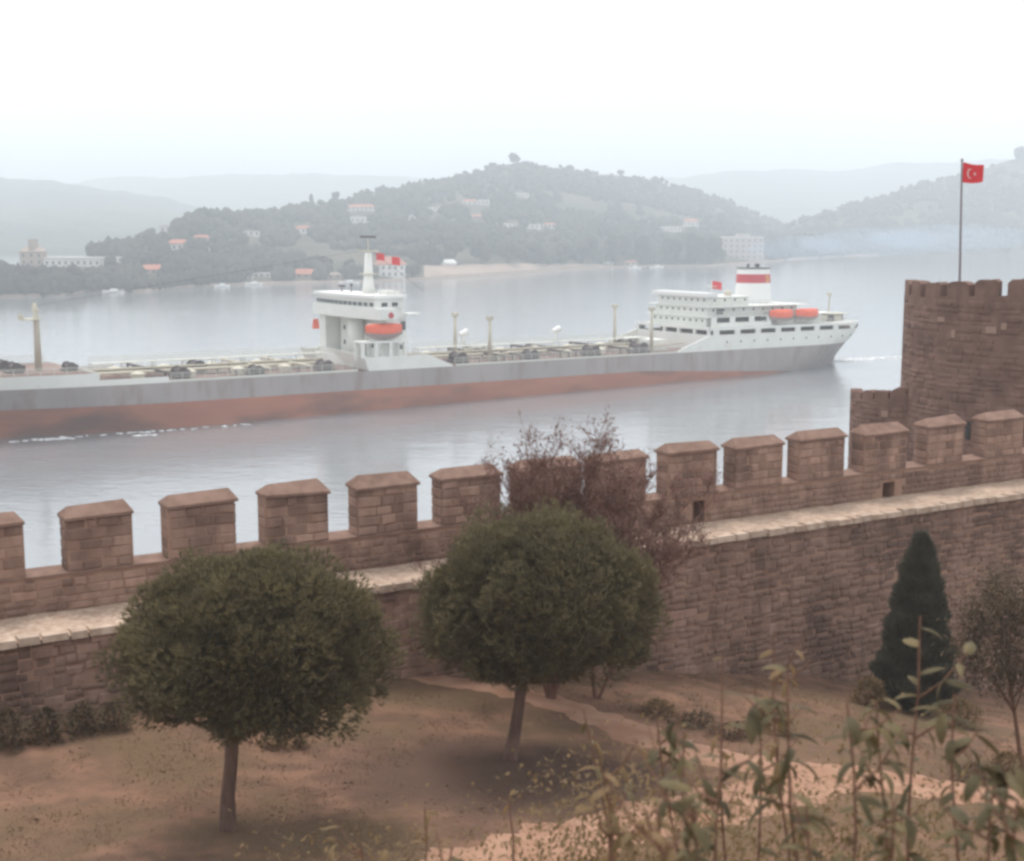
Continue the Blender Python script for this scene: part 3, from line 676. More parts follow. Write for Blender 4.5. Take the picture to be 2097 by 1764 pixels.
# wheelhouse: curved front across the full beam
def arc_block(name, z0, z1, sfront, saft, bow, m, o0=-0.4, o1=24.4, parent=ship, grow=0):
    b = SB(); n = 14; vs = []; 
    for z in (z0, z1):
        for i in range(n + 1):
            u = i / n; o = o0 - grow + (o1 - o0 + 2 * grow) * u; vs.append((sfront - grow - bow * (1 - (2 * u - 1) ** 2), o, z))
        vs += [(saft, o1 + grow, z), (saft, o0 - grow, z)]
    k = n + 3; fs = [tuple(range(k)), tuple(range(2 * k - 1, k - 1, -1))] + [(i, k + i, k + (i + 1) % k, (i + 1) % k) for i in range(k)]
    return b.add(vs, fs).build(name, m, parent)
wd = arc_block('wing_deck', 16.5, 18.5, 24.4, 28.2, 0.9, M['ship_white'])
wh = arc_block('wheelhouse', 18.5, 20.2, 25.2, 31.2, 0.9, M['ship_white'], o0=2.5, o1=24)
b = SB(); b.box((28.2, 3.2, 16.5), (31.8, 20.6, 18.5)); b.build('chart_house', M['ship_white'], ship)
for i in range(13):
    o = 3.6 + i * 1.62; sfr = 25.2 - 0.9 * (1 - (2 * (o - 2.5) / 21.5 - 1) ** 2)
    b = SB(); b.box((sfr - 0.07, o - 0.66, 18.75), (sfr + 0.2, o + 0.66, 19.45)); b.build('window', M['window_glass'], wh)
for s in (27.2, 29.4):
    b = SB(); b.box((s - 0.6, 2.42, 18.75), (s + 0.6, 2.6, 19.45)); b.build('window', M['window_glass'], wh)
arc_block('wheelhouse_roof', 20.2, 20.75, 24.6, 31.8, 0.9, M['ship_white_bright'], o0=2.0, o1=24.4)
b = SB(); b.box((28.8, 4, 20.75), (31.4, 7.5, 21.5)); b.build('roof_locker', M['ship_white'], ship)
b = SB(); b.tube([(27.5, 14.8, 20.75), (27.5, 14.8, 21.9)], 0.12, 5); b.lathe((27.5, 14.8, 21.9), [(0.1, 0), (0.35, 0.15), (0.3, 0.5), (0.05, 0.6)], 8); b.build('compass_stand', M['ship_dark'], ship)
b = SB(); b.tube([(27.5, 18.4, 20.75), (27.5, 18.4, 21.9)], 0.12, 5); b.box((27.2, 17.6, 21.7), (27.8, 19.2, 22.1)); b.build('searchlight', M['ship_dark'], ship)
# platform decks on the after side of the bridge
b = SB(); b.box((31.85, 2.0, 17.1), (34.6, 4.5, 17.4)); b.build('side_platform', M['ship_white'], ship)
b = SB(); b.box((31.3, 3.48, 14.3), (32.3, 3.62, 15.9)); b.build('doorway', M['window_glass'], bh)
rail('railing', 25, 31, 20.75, o=2.6, step=1.5)
b = SB(); b.tube([(26.8, -0.48, 17.3), (26.8, -0.36, 17.3)], 0.55, 14); b.build('lifebuoy', M['ship_band_red'], ship)
b = SB(); b.box((25.0, 25.0, 13.4), (26.2, 25.9, 15.3), top=(.2, .2)); b.build('far_side_boat_cover', M['lifeboat_orange'], ship)
# main mast
b = SB(); b.tube([(29.6, 12, 20.7), (29.6, 12, 23.2), (29.6, 12, 28.2)], [1.25, 0.95, 0.6], 10); mm = b.build('main_mast', M['ship_white'], ship, smooth=True)
b = SB(); b.tube([(29.6, 12, 28.2), (29.6, 12, 31.2)], 0.16, 6); b.build('topmast', M['ship_cream'], mm)
b = SB(); b.tube([(29.6, 8.2, 28.6), (29.6, 15.8, 28.6)], 0.16, 5); b.build('yard', M['ship_cream'], mm)
b = SB(); b.box((29.3, 9.6, 31.0), (29.9, 14.4, 31.4)); b.build('radar_scanner', M['ship_dark'], mm)
b = SB(); b.box((28.2, 10.8, 24.2), (31.0, 13.2, 24.4)); b.build('radar_platform', M['ship_cream'], mm)
def flag_mesh(L_, H_, amp=0.12, seg=14):
    return [[(u * L_, amp * math.sin(u * 7 + v) * (0.3 + u), -v * H_ - 0.14 * L_ * u * u) for u in np.linspace(0, 1, seg)] for v in np.linspace(0, 1, 7)]
def hang_flag(s, o, z, L_, H_):
    P = np.array(flag_mesh(L_, H_)); Q = np.zeros_like(P)
    for i in range(P.shape[0]):
        for j in range(P.shape[1]): Q[i, j] = sx(s + P[i, j, 0] * 0.8, o + P[i, j, 1] - P[i, j, 0] * 0.5, z + P[i, j, 2])
    return sheet('signal_flag', Q, M['flag_red'], ship)
hang_flag(31.6, 12.4, 28.2, 1.7, 1.3); hang_flag(35.0, 12.4, 27.5, 1.7, 1.5)
b = SB(); b.tube([(30.3, 12, 28.6), (42, 12, 20.8)], 0.04, 4); b.tube([(30.3, 12, 29), (-32.7, 12, 19.8)], 0.035, 4); b.build('rigging', M['ship_dark'], mm)
# lifeboats with davits
def lifeboat(sc, o, z, L_=7.6, W_=2.5, cover=True):
    vs = []; fs = []; n = 13; k = 8
    for i in range(n):
        u = i / (n - 1) * 2 - 1; w_ = max(0.04, (1 - abs(u) ** 2.6)) * W_ / 2; sh = 0.35 * u * u; h = 1.45
        for j in range(k):
            a = math.pi * j / (k - 1); vs.append((sc + u * L_ / 2, o - math.cos(a) * w_, z + h + sh - math.sin(a) * h * (1 - 0.35 * abs(u) ** 3)))
    for i in range(n - 1):
        for j in range(k - 1): fs.append((i * k + j, i * k + j + 1, (i + 1) * k + j + 1, (i + 1) * k + j))
    lb = SB().add(vs, fs).build('lifeboat', M['lifeboat_hull'], ship, smooth=True)
    vs = []; fs = []
    for i in range(n):
        u = i / (n - 1) * 2 - 1; w_ = max(0.04, (1 - abs(u) ** 2.6)) * W_ / 2 * 1.05; sh = 0.35 * u * u
        for j in range(k):
            a = math.pi * j / (k - 1); vs.append((sc + u * L_ / 2 * 1.02, o - math.cos(a) * w_, z + 1.35 + sh + math.sin(a) * 1.6 * (1 - 0.4 * abs(u) ** 3) - (0.25 if j in (0, k - 1) else 0)))
    for i in range(n - 1):
        for j in range(k - 1): fs.append((i * k + j, (i + 1) * k + j, (i + 1) * k + j + 1, i * k + j + 1))
    SB().add(vs, fs).build('boat_cover', M['lifeboat_orange'], lb, smooth=True)
    for ds in (-L_ * 0.36, L_ * 0.36):
        b = SB(); b.tube([(sc + ds, o + 1.9, z - 0.3), (sc + ds, o + 1.7, z + 1.6), (sc + ds, o + 0.9, z + 2.7), (sc + ds, o, z + 2.75)], 0.15, 6); b.build('davit', M['ship_white'], lb)
lifeboat(26.0, 0.9, 12.9)
df = SB(); 
for s in (21.2, 23.9, 27.0, 30.0): 
    df.box((s - 0.3, -0.05, 9.8), (s + 0.3, 0.5, 12.5)); df.box((s - 0.3, 2.3, 9.2), (s + 0.3, 2.8, 12.5))
df.box((20.8, -0.1, 12.4), (31.0, 2.9, 12.75)); df.build('boat_platform', M['ship_white'], ship)

# ---- poop and after superstructure
def poop_side():
    # white plating, then a row of real openings, then the deck edge above
    shell('poop_side', [7.5, 9.2, 10.9], M['ship_white'], s0=107, s1=None, grow=0.05)
    shell('poop_side', [11.85, 12.35], M['ship_white'], s0=107, s1=160.5, grow=0.07)
    shell('poop_deck', [10.75, 10.85], M['ship_deck'], s0=107, s1=None, lid=True, grow=-0.12)
    shell('boat_deck', [11.9, 12.3], M['ship_white'], s0=107, s1=160, lid=True, grow=-0.02)
    edges = np.linspace(108.8, 160, 9)
    for i, s in enumerate(edges):
        for side in (-1, 1):
            o = 12 + side * (hb(s, 11.4) + 0.0); b = SB(); w_ = 0.85
            b.add([(s - w_, 12 + side * (hb(s - w_, 11.4) + .06), 10.88), (s + w_, 12 + side * (hb(s + w_, 11.4) + .06), 10.88), (s + w_, 12 + side * (hb(s + w_, 11.4) + .06), 11.87), (s - w_, 12 + side * (hb(s - w_, 11.4) + .06), 11.87),
                   (s - w_, 12 + side * (hb(s - w_, 11.4) - .2), 10.88), (s + w_, 12 + side * (hb(s + w_, 11.4) - .2), 10.88), (s + w_, 12 + side * (hb(s + w_, 11.4) - .2), 11.87), (s - w_, 12 + side * (hb(s - w_, 11.4) - .2), 11.87)],
                  [(0, 1, 2, 3), (7, 6, 5, 4), (0, 3, 7, 4), (1, 5, 6, 2)]); b.build('bulwark_post', M['ship_white'], ship)
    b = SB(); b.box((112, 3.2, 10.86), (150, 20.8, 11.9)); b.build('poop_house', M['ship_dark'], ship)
poop_side()
prism_side('poop_ramp', [(97.5, 7.5), (97.5, 7.9), (107.02, 10.9), (107.02, 7.5)], -0.05, 0.25, M['ship_white'])
prism_side('poop_ramp', [(97.5, 7.5), (97.5, 7.9), (107.02, 10.9), (107.02, 7.5)], 23.75, 24.05, M['ship_white'])
b = SB(); b.box((106.9, 0.3, 7.44), (107.4, 23.7, 10.9)); b.box((106.9, 0.3, 11.9), (107.4, 23.7, 12.5))
for o in (0.3, 4.6, 9.6, 14.2, 19, 23.0): b.box((106.9, o, 10.9), (107.4, o + 0.7, 11.9))
b.build('poop_front', M['ship_white'], ship)
for s in np.arange(112, 158, 4.2):
    z = 9.3; b = SB(); o = 12 - (hb(s, z) + 0.06); b.tube([(s, o - 0.03, z), (s, o + 0.06, z)], 0.22, 8); b.build('porthole', M['window_glass'], ship)
TIERS = [(12.35, 14.6, 109, 146, 3.4, 20.6), (14.6, 16.75, 109.5, 138, 3.8, 20.2), (16.75, 18.8, 110, 122.5, 4.0, 20.0)]
for k_, (z0, z1, s0, s1, o0, o1) in enumerate(TIERS):
    b = SB(); b.box((s0, o0, z0), (s1, o1, z1 - 0.14)); h = b.build('deck_house', M['ship_white'], ship)
    b = SB(); b.box((s0 - 0.8, o0 - (1.6 if k_ < 2 else .4), z1 - 0.14), (s1 + (2.5 if k_ < 2 else .5), o1 + (1.6 if k_ < 2 else .4), z1 + 0.06)); b.build('deck_edge', M['ship_white'], h)
    for o in np.arange(o0 + 1.2, o1 - 0.6, 1.9):
        b = SB(); b.box((s0 - 0.06, o - 0.22, z0 + 1.1), (s0 + 0.1, o + 0.22, z0 + 1.6)); b.build('window', M['window_glass'], h)
    for s in np.arange(s0 + 2, s1 - 1, 3.1):
        b = SB(); b.box((s - 0.25, o0 - 0.06, z0 + 1.1), (s + 0.25, o0 + 0.1, z0 + 1.6)); b.build('window', M['window_glass'], h)
# screen wall with large openings on the lower tier
for i, (a_, c_) in enumerate(((109, 110.6), (114.6, 116.2), (120.6, 122.2), (126.2, 127.6))):
    b = SB(); b.box((a_, 1.75, 12.9), (c_, 1.95, 14.44)); b.build('screen_post', M['ship_white'], ship)
b = SB(); b.box((109, 1.7, 12.36), (127.6, 1.98, 13.3)); b.build('screen_bulwark', M['ship_white'], ship)
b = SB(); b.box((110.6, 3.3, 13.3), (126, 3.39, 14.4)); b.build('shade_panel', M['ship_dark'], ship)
b = SB(); b.box((112.5, 3.68, 15.0), (114.4, 3.82, 16.2)); b.build('doorway', M['window_glass'], ship)
b = SB(); b.box((108.8, 3.2, 18.87), (112.2, 20.8, 19.7)); b.build('wheelhouse_top', M['ship_white_bright'], ship)
rail('railing', 109, 140, 16.82, o=2.3, step=2.2); rail('railing', 111, 148, 14.68, o=1.9, step=2.2); rail('railing', 128, 159, 12.35, o=None, step=2.2, far=False)
b = SB(); b.tube([(113, 6, 18.8), (113, 6, 22.6)], 0.1, 6); b.box((112.4, 4.8, 21.0), (113.6, 7.2, 21.1)); b.build('signal_mast', M['ship_rail'], ship)
hang_flag(113.1, 6.0, 22.2, 2.4, 1.7)
b = SB(); b.lathe((118.5, 6.5, 18.85), [(0.9, 0), (0.9, 0.9), (0.6, 1.2)], 10); b.build('roof_vent', M['ship_cream'], ship)
# funnel, oval and slightly tapering
def funnel_ring(z0, z1, r0, r1, m, name, parent=ship):
    b = SB(); b.lathe((132.2, 12, -0.5), [(r0, z0), (r1, z1)], 28, sx=1.56, sy=0.98); return b.build(name, m, parent, smooth=False)
fun = funnel_ring(17.2, 21.9, 3.28, 3.05, M['ship_white_bright'], 'funnel')
funnel_ring(21.9, 23.9, 3.07, 2.98, M['ship_band_red'], 'red_band', fun); funnel_ring(23.9, 25.1, 2.96, 2.9, M['ship_white_bright'], 'funnel_top', fun)
funnel_ring(25.1, 25.32, 3.02, 2.95, M['ship_black'], 'black_cap', fun)
for a_ in ((130.7, 12.4), (132.8, 11.3), (133.8, 12.8)):
    b = SB(); b.tube([(a_[0], a_[1], 25.0), (a_[0] + .2, a_[1], 25.65)], 0.32, 8); b.build('exhaust_pipe', M['ship_black'], fun)
# hammer and sickle emblem on the near side of the red band
def fun_pt(s, z, lift=0.05):
    a_ = (s - 132.2) / (3.03 * 1.56); a_ = max(-0.98, min(0.98, a_)); return (s, 12 - 3.03 * 0.98 * math.sqrt(1 - a_ * a_) - lift, z)
b = SB(); cs, cz = 133.8, 22.4
b.tube([fun_pt(cs + 0.62 * math.cos(t), cz + 0.62 * math.sin(t)) for t in np.linspace(-2.6, 1.5, 14)], [0.05 + 0.11 * math.sin(math.pi * k / 13) for k in range(14)], 6)
b.tube([fun_pt(cs - 0.75, cz - 0.75), fun_pt(cs - 0.4, cz - 0.45)], 0.09, 6)
b.tube([fun_pt(cs + 0.6, cz - 0.62), fun_pt(cs - 0.35, cz + 0.4)], 0.08, 6); b.tube([fun_pt(cs - 0.62, cz + 0.2), fun_pt(cs - 0.12, cz + 0.68)], 0.14, 6)
b.build('emblem', M['emblem_yellow'], fun)
for s in (130.6, 139.0): lifeboat(s, 1.6, 12.9, 7.6, 2.7)
b = SB(); b.box((147, 5, 12.36), (155, 19, 13.7)); b.build('after_house', M['ship_cream'], ship)
b = SB(); b.tube([(158.5, 12, 12.3), (158.5, 12, 18.6)], [0.25, 0.16], 8); b.box((158.1, 11.6, 17.9), (158.9, 12.4, 18.6)); b.build('stern_mast', M['ship_cream'], ship)
winch(151, 6, 12.36, 0.9); winch(158, 9, 12.36, 0.8); winch(154, 17, 12.36, 0.8)
b = SB(); b.box((150.5, 4.4, 14.0), (157.5, 19, 14.15)); [b.tube([(s, o, 12.3), (s, o, 14.0)], 0.08, 5) for s in (151, 157) for o in (5.5, 18.5)]; b.build('awning', M['ship_cream'], ship)
# foam: bow wave, ripples by the hull and the wake line astern
def foam(name, pts, wid, label):
    C = []; 
    for (x0, y0), (x1, y1), n in pts:
        for i in range(n):
            u = random.random(); p = at_z(x0 + (x1 - x0) * u, y0 + (y1 - y0) * u + random.gauss(0, wid), 0.0); C.append((p.x, p.y, 0.02))
    C = np.array(C); RR = np.c_[RNG.uniform(0.15, 0.6, len(C)), RNG.uniform(0.12, 0.35, len(C)), RNG.uniform(0.04, 0.1, len(C))]
    return blobs_mesh(name, C, RR, M['foam'], ICO1, 0.4, label=label, cat='foam', kind='stuff')
foam('bow_wave_foam', [((70, 901), (150, 898), 45), ((275, 893), (318, 891), 22), ((20, 905), (520, 869), 60)], 0.7, 'thin white foam along the tanker waterline')
foam('wake_foam', [((1722, 737), (1880, 731), 260), ((1722, 738), (1790, 736), 140), ((1700, 742), (1740, 738), 60)], 1.6, 'white wake streak behind the tanker stern')
# ------------------------------------------------------------ castle wall with merlons
WALK_Z = 24.76; PAR_O0 = 1.95; PAR_O1 = 2.6; SILL_Z = WALK_Z + 0.92; EAVE_Z = SILL_Z + 1.28; S_A, S_B = -4.5, WL + 3.5
wall = empty('castle_wall', wp(WL / 2, 1.3, 18), label='long brown rubble stone castle wall with capped merlons and pale wall walk', cat='wall')
wloc = wall.location.copy()
def wx(s, o, z): return tuple(wp(s, o, z) - wloc)
def WB_(): return MB(wx)
b = WB_(); b.box((S_A, 0.06, 10), (S_B, PAR_O1, WALK_Z - 0.06)); b.build('wall_core', M['mortar'], wall)
# wall walk with a worn uneven surface
P = []
for o in np.linspace(-0.02, PAR_O0 + 0.05, 8):
    P.append([wx(s, o, WALK_Z + 0.03 * fbm(s * 1.2, o * 2, 1) + (-0.05 if o < 0 else 0)) for s in np.linspace(S_A, S_B, 200)])
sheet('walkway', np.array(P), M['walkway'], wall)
def unproject_s(px, o=PAR_O0):
    """distance along the wall where the image column px meets the vertical plane at offset o"""
    tx = (px - 1048.5) / F / 0.975
    ax, ay = WA.x + WN.x * o, WA.y + WN.y * o
    return (tx * ay - ax) / (WU.x - tx * WU.y)
# loopholes under two merlons, a real recess through the lower parapet
LOOPS = [(unproject_s(1416), unproject_s(1441), 0.06, 0.72), (unproject_s(1801), unproject_s(1826), 0.06, 0.52)]
segs = []; cur = S_A
for a_, c_, zb, zt in LOOPS: segs.append((cur, a_)); cur = c_
segs.append((cur, S_B))
b = WB_()
for a_, c_ in segs: b.box((a_, PAR_O0, WALK_Z - 0.05), (c_, PAR_O1, SILL_Z))
for a_, c_, zb, zt in LOOPS:
    b.box((a_, PAR_O0, WALK_Z + zt), (c_, PAR_O1, SILL_Z)); b.box((a_, PAR_O0 + 0.5, WALK_Z - 0.05), (c_, PAR_O1, WALK_Z + zt))
b.build('parapet', M['mortar'], wall)
b = WB_(); b.add([(S_A, PAR_O0 - 0.03, SILL_Z + 0.002), (S_B, PAR_O0 - 0.03, SILL_Z + 0.002), (S_B, PAR_O1, SILL_Z + 0.06), (S_A, PAR_O1, SILL_Z + 0.06), (S_A, PAR_O0 - 0.03, SILL_Z - 0.06), (S_B, PAR_O0 - 0.03, SILL_Z - 0.06)],
                 [(0, 1, 2, 3), (4, 5, 1, 0)]); b.build('sill_course', M['cap_plaster'], wall)
# stones share a few chamfered block meshes
def block_mesh(i):
    rnd = random.Random(i); b = MB(); e = 0.13
    f0 = [(-.5, 0, -.5), (.5, 0, -.5), (.5, 0, .5), (-.5, 0, .5)]
    f1 = [(x * (1 - 2 * e * rnd.uniform(.3, 1.1)) + rnd.uniform(-.03, .03), -1, z * (1 - 2 * e * rnd.uniform(.4, 1.3)) + rnd.uniform(-.03, .03)) for x, _, z in f0]
    m0 = [(x * 1.0, -0.35, z) for x, _, z in f0]
    b.add(f0 + m0 + f1, [(0, 1, 5, 4), (1, 2, 6, 5), (2, 3, 7, 6), (3, 0, 4, 7), (4, 5, 9, 8), (5, 6, 10, 9), (6, 7, 11, 10), (7, 4, 8, 11), (8, 9, 10, 11)])
    me = bpy.data.meshes.new('stone'); me.from_pydata(b.v, [], b.f); me.update(); me.materials.append(M['stone']); return me, np.array(b.v), b.f
BLOCKS = [block_mesh(i) for i in range(8)]
WROT = math.atan2(WU.y, WU.x)
def put_stone(parent, porg, s, o, z, w_, h, d, rz=0.0, tilt=0.0):
    me = BLOCKS[random.randrange(8)][0]; ob = bpy.data.objects.new('stone', me); COL.objects.link(ob); ob.parent = parent
    ob.location = wp(s, o, z) - porg; ob.rotation_euler = (0, tilt, WROT + rz); ob.scale = (w_, d, h); return ob
def joined_stones(name, items, parent, porg, m='stone', **k):
    V = []; Fc = []; nb = 0
    for (s, o, z, w_, h, d, rz) in items:
        _, bv, bf = BLOCKS[random.randrange(8)]; v = bv * np.array([w_, d, h]); c, q = math.cos(WROT + rz), math.sin(WROT + rz)
        p = wp(s, o, z) - porg; V.append(np.c_[v[:, 0] * c - v[:, 1] * q + p.x, v[:, 0] * q + v[:, 1] * c + p.y, v[:, 2] + p.z]); Fc.append(np.array(bf) + nb); nb += len(bv)
    return link(name, mesh_np(name, np.vstack(V), np.vstack(Fc)), M[m], parent, kind='stuff', **k)
# merlons
MER = [(-90, 52), (140, 275), (347, 485), (548, 675), (736, 857), (908, 1026), (1066, 1190), (1222, 1322), (1366, 1465), (1503, 1598), (1632, 1722), (1762, 1848), (1890, 1962), (2008, 2082), (2125, 2200)]
for mi_, (xa, xb) in enumerate(MER):
    s0, s1 = unproject_s(xa), unproject_s(xb); hz = random.uniform(-0.03, 0.03); sc = (s0 + s1) / 2
    mloc = wp(sc, 2.27, SILL_Z)
    mer = MB(lambda s, o, z: tuple(wp(s, o, z) - mloc)); j_ = [random.uniform(-.015, .015) for _ in range(4)]
    mer.box((s0, PAR_O0 + 0.035, SILL_Z - 0.02), (s1, PAR_O1 - 0.035, EAVE_Z + hz)); mo = mer.build('merlon', M['mortar'], wall); mo.location = mloc - wloc
    cb = MB(lambda s, o, z: tuple(wp(s, o, z) - mloc)); e = 0.045
    tl = [random.uniform(-0.045, 0.03) for _ in range(6)]; s0 += random.uniform(-.03, .03); s1 += random.uniform(-.03, .03)
    z0 = EAVE_Z + hz; zt = z0 + 0.31; om = (PAR_O0 + PAR_O1) / 2
    cb.add([(s0 - e, PAR_O0 - e, z0 + tl[0]), (s1 + e, PAR_O0 - e, z0 + tl[1]), (s1 + e, PAR_O1 + e, z0), (s0 - e, PAR_O1 + e, z0),
            (s0 - e, PAR_O0 - e, z0 + 0.07 + tl[0]), (s1 + e, PAR_O0 - e, z0 + 0.07 + tl[1]), (s1 + e, PAR_O1 + e, z0 + 0.07), (s0 - e, PAR_O1 + e, z0 + 0.07),
            (s0 + 0.12 + tl[4], om + tl[5], zt + tl[2]), (s1 - 0.12 + tl[1], om + tl[4], zt + tl[3])],
           [(0, 3, 2, 1), (0, 1, 5, 4), (1, 2, 6, 5), (2, 3, 7, 6), (3, 0, 4, 7), (4, 5, 9, 8), (5, 6, 9), (6, 7, 8, 9), (7, 4, 8)])
    cb.build('cap', M['cap_plaster'], mo)
    z = SILL_Z + 0.01
    rows = [0.22, 0.27, 0.24, 0.28, 0.24]
    for r_, hh in enumerate(rows):
        k_ = 4 if r_ % 2 == 0 else 3; cuts = sorted([0, 1] + [(i + 1) / k_ + random.uniform(-.07, .07) for i in range(k_ - 1)])
        for i in range(k_):
            a_ = s0 + (s1 - s0) * cuts[i]; c_ = s0 + (s1 - s0) * cuts[i + 1]
            o_ = put_stone(mo, mloc, (a_ + c_) / 2, PAR_O0 + 0.045, z + hh / 2, (c_ - a_) - 0.025, hh - 0.025, random.uniform(0.015, 0.06), random.uniform(-.03, .03), random.uniform(-.05, .05))
        if xa > 60:
            o_ = put_stone(mo, mloc, s0 + 0.0, (PAR_O0 + PAR_O1) / 2, z + hh / 2, 0.55, hh - 0.03, random.uniform(0.02, 0.035), -math.pi / 2)
        z += hh
# rubble of the inner face and the parapet: the 300 that show largest are single stones
items = []
z = WALK_Z - 0.12
while z > 15.5:
    h = random.uniform(0.14, 0.30); z -= h; s = S_A + random.uniform(0, .3)
    while s < S_B:
        w_ = random.uniform(0.16, 0.62); p = wp(s + w_ / 2, 0, z)
        if z + h > ground(p.x, p.y) - 0.1: items.append((s + w_ / 2, 0.07, z + h / 2 + random.uniform(-.05, .05), w_ - 0.02, h * random.uniform(0.65, 1.12), random.uniform(0.012, 0.055), random.uniform(-.05, .05)))
        s += w_
z = WALK_Z + 0.02; par = []
while z < SILL_Z - 0.14:
    h = random.uniform(0.17, 0.24); s = S_A + random.uniform(0, .3)
    if z + h > SILL_Z - 0.05: h = SILL_Z - 0.07 - z
    while s < S_B:
        w_ = random.uniform(0.25, 0.6); ok = all(not (s < c_ + 0.02 and s + w_ > a_ - 0.02 and z - WALK_Z < zt + .02) for a_, c_, zb, zt in LOOPS)
        if ok: par.append((s + w_ / 2, PAR_O0 + 0.01, z + h / 2, w_ - 0.03, h - 0.02, random.uniform(0.02, 0.05), 0))
        s += w_
    z += h
def vis_size(it):
    p = wp(it[0], it[1], it[2]); px = 1048 + F * p.x / (p.y * .97)
    return -9 if px < -20 or px > 2110 else it[3] * it[4] / p.y ** 2
items.sort(key=vis_size, reverse=True); par.sort(key=vis_size, reverse=True)
big = items[:210] + par[:90]
for (s, o, z, w_, h, d, rz) in big: put_stone(wall, wloc, s, o, z, w_, h, d, rz)
joined_stones('small_stones', items[210:] + par[90:], wall, wloc)
s = S_A
while s < S_B:
    w_ = random.uniform(0.35, 0.75)
    me = BLOCKS[random.randrange(8)][0].copy() if False else None
    b = WB_(); j = random.uniform(-0.05, 0.03); zt = WALK_Z + random.uniform(0.02, 0.07)
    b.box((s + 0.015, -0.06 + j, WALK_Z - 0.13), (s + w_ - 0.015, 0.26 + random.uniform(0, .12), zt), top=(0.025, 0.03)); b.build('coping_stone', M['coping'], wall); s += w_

# ------------------------------------------------------------ round tower, lower bastion, flag
def round_tower(name, cx, cy, Rr, z0, ztop, mer_h, nm, off, label, rise=0.0, course=0.34, drop=1.5, frac=0.78, holes=()):
    """round tower; its battlements stand on the near half, round a platform 'drop' below their foot"""
    root = empty(name, (cx, cy, z0), label=label, cat='tower'); H = ztop - z0; th = 0.55
    b = MB(); b.lathe((0, 0, 0), [(Rr, 0), (Rr, H - drop)], 72); b.build('tower_wall', M['tower_stone'], root)
    top = lambda a_: H + rise * (math.cos(a_) + 1) * 0.5 + 0.05 * math.sin(a_ * 9)
    b = MB(); n = 60; vs = []; A0, A1 = math.pi - 0.25, 2 * math.pi + 0.25
    for k in range(n + 1):
        a_ = A0 + (A1 - A0) * k / n; c, s_ = math.cos(a_), math.sin(a_)
        vs += [(Rr * c, Rr * s_, H - drop - 0.02), (Rr * c, Rr * s_, top(a_)), ((Rr - th) * c, (Rr - th) * s_, top(a_)), ((Rr - th) * c, (Rr - th) * s_, H - drop - 0.02)]
    fs = [(k * 4 + q, (k + 1) * 4 + q, (k + 1) * 4 + q + 1, k * 4 + q + 1) for k in range(n) for q in range(3)] + [(3, 2, 1, 0), (n * 4, n * 4 + 1, n * 4 + 2, n * 4 + 3)]
    b.add(vs, fs).build('parapet', M['tower_stone'], root)
    V = []; Fc = []; nb = 0; z = max(z0, ztop - 14)
    while z < ztop - 0.1:
        h = min(random.uniform(0.6, 1.2) * course, ztop - z); a_ = math.pi - 0.2 + random.uniform(0, .1)
        while a_ < 2 * math.pi + 0.1:
            w_ = random.uniform(0.2, 0.85); da = w_ / Rr
            _, bv, bf = BLOCKS[random.randrange(8)]; q = a_ + da / 2 + math.pi / 2; v = bv * np.array([w_ - .02, random.uniform(.008, .035), h * random.uniform(.75, 1.0)]); px_, py_ = math.cos(a_ + da / 2) * (Rr - 0.005), math.sin(a_ + da / 2) * (Rr - 0.005)
            if random.random() < 0.75:
                V.append(np.c_[v[:, 0] * math.cos(q) - v[:, 1] * math.sin(q) + px_, v[:, 0] * math.sin(q) + v[:, 1] * math.cos(q) + py_, v[:, 2] + z - z0 + h / 2 + random.uniform(-.04, .04)]); Fc.append(np.array(bf) + nb); nb += len(bv)
            a_ += da
        z += h
    link('stonework', mesh_np('stonework', np.vstack(V), np.vstack(Fc)), M['tower_stone'], root, kind='stuff')
    step = 2 * math.pi / nm; a0 = math.pi - 0.2 + off
    while a0 < 2 * math.pi + 0.1:
        a1 = a0 + step * frac * random.uniform(0.92, 1.05); mh = mer_h * random.uniform(0.85, 1.12); n = 6; vs = []; fs = []
        for k in range(n + 1):
            a_ = a0 + (a1 - a0) * k / n; dz = -0.13 if k in (0, n) else random.uniform(-.04, .02); c, s_ = math.cos(a_), math.sin(a_)
            vs += [((Rr + .012) * c, (Rr + .012) * s_, top(a_) - 0.06), ((Rr + .012) * c, (Rr + .012) * s_, top(a_) + mh + dz), ((Rr - th) * c, (Rr - th) * s_, top(a_) + mh + dz), ((Rr - th) * c, (Rr - th) * s_, top(a_) - .06)]
        for k in range(n):
            for q in range(4): fs.append((k * 4 + q, (k + 1) * 4 + q, (k + 1) * 4 + (q + 1) % 4, k * 4 + (q + 1) % 4))
        fs += [(3, 2, 1, 0), (n * 4, n * 4 + 1, n * 4 + 2, n * 4 + 3)]
        MB().add(vs, fs).build('merlon', M['tower_stone'], root); a0 += step
    for (a_, zz, w_, h_, m_, nm_) in holes:
        b = MB(); c, s_ = math.cos(a_), math.sin(a_)
        b.xf = lambda x, y, z: (c * (Rr + y) - s_ * x, s_ * (Rr + y) + c * x, z + zz - z0)
        b.box((-w_ / 2, -0.2, 0), (w_ / 2, 0.075, h_)); b.build(nm_, M[m_], root)
    return root
TX, TY, TR = 26.3, 70.0, 6.6
def tower_ang(px):      # angle on the tower where an image column meets its near side
    best = None
    for a_ in np.linspace(math.pi, 1.5 * math.pi, 400):
        x, y = TX + TR * math.cos(a_), TY + TR * math.sin(a_); q = 1048.5 + F * 1.0 * x / (y * 1.0)
        if best is None or abs(q - px) < best[0]: best = (abs(q - px), a_)
    return best[1]
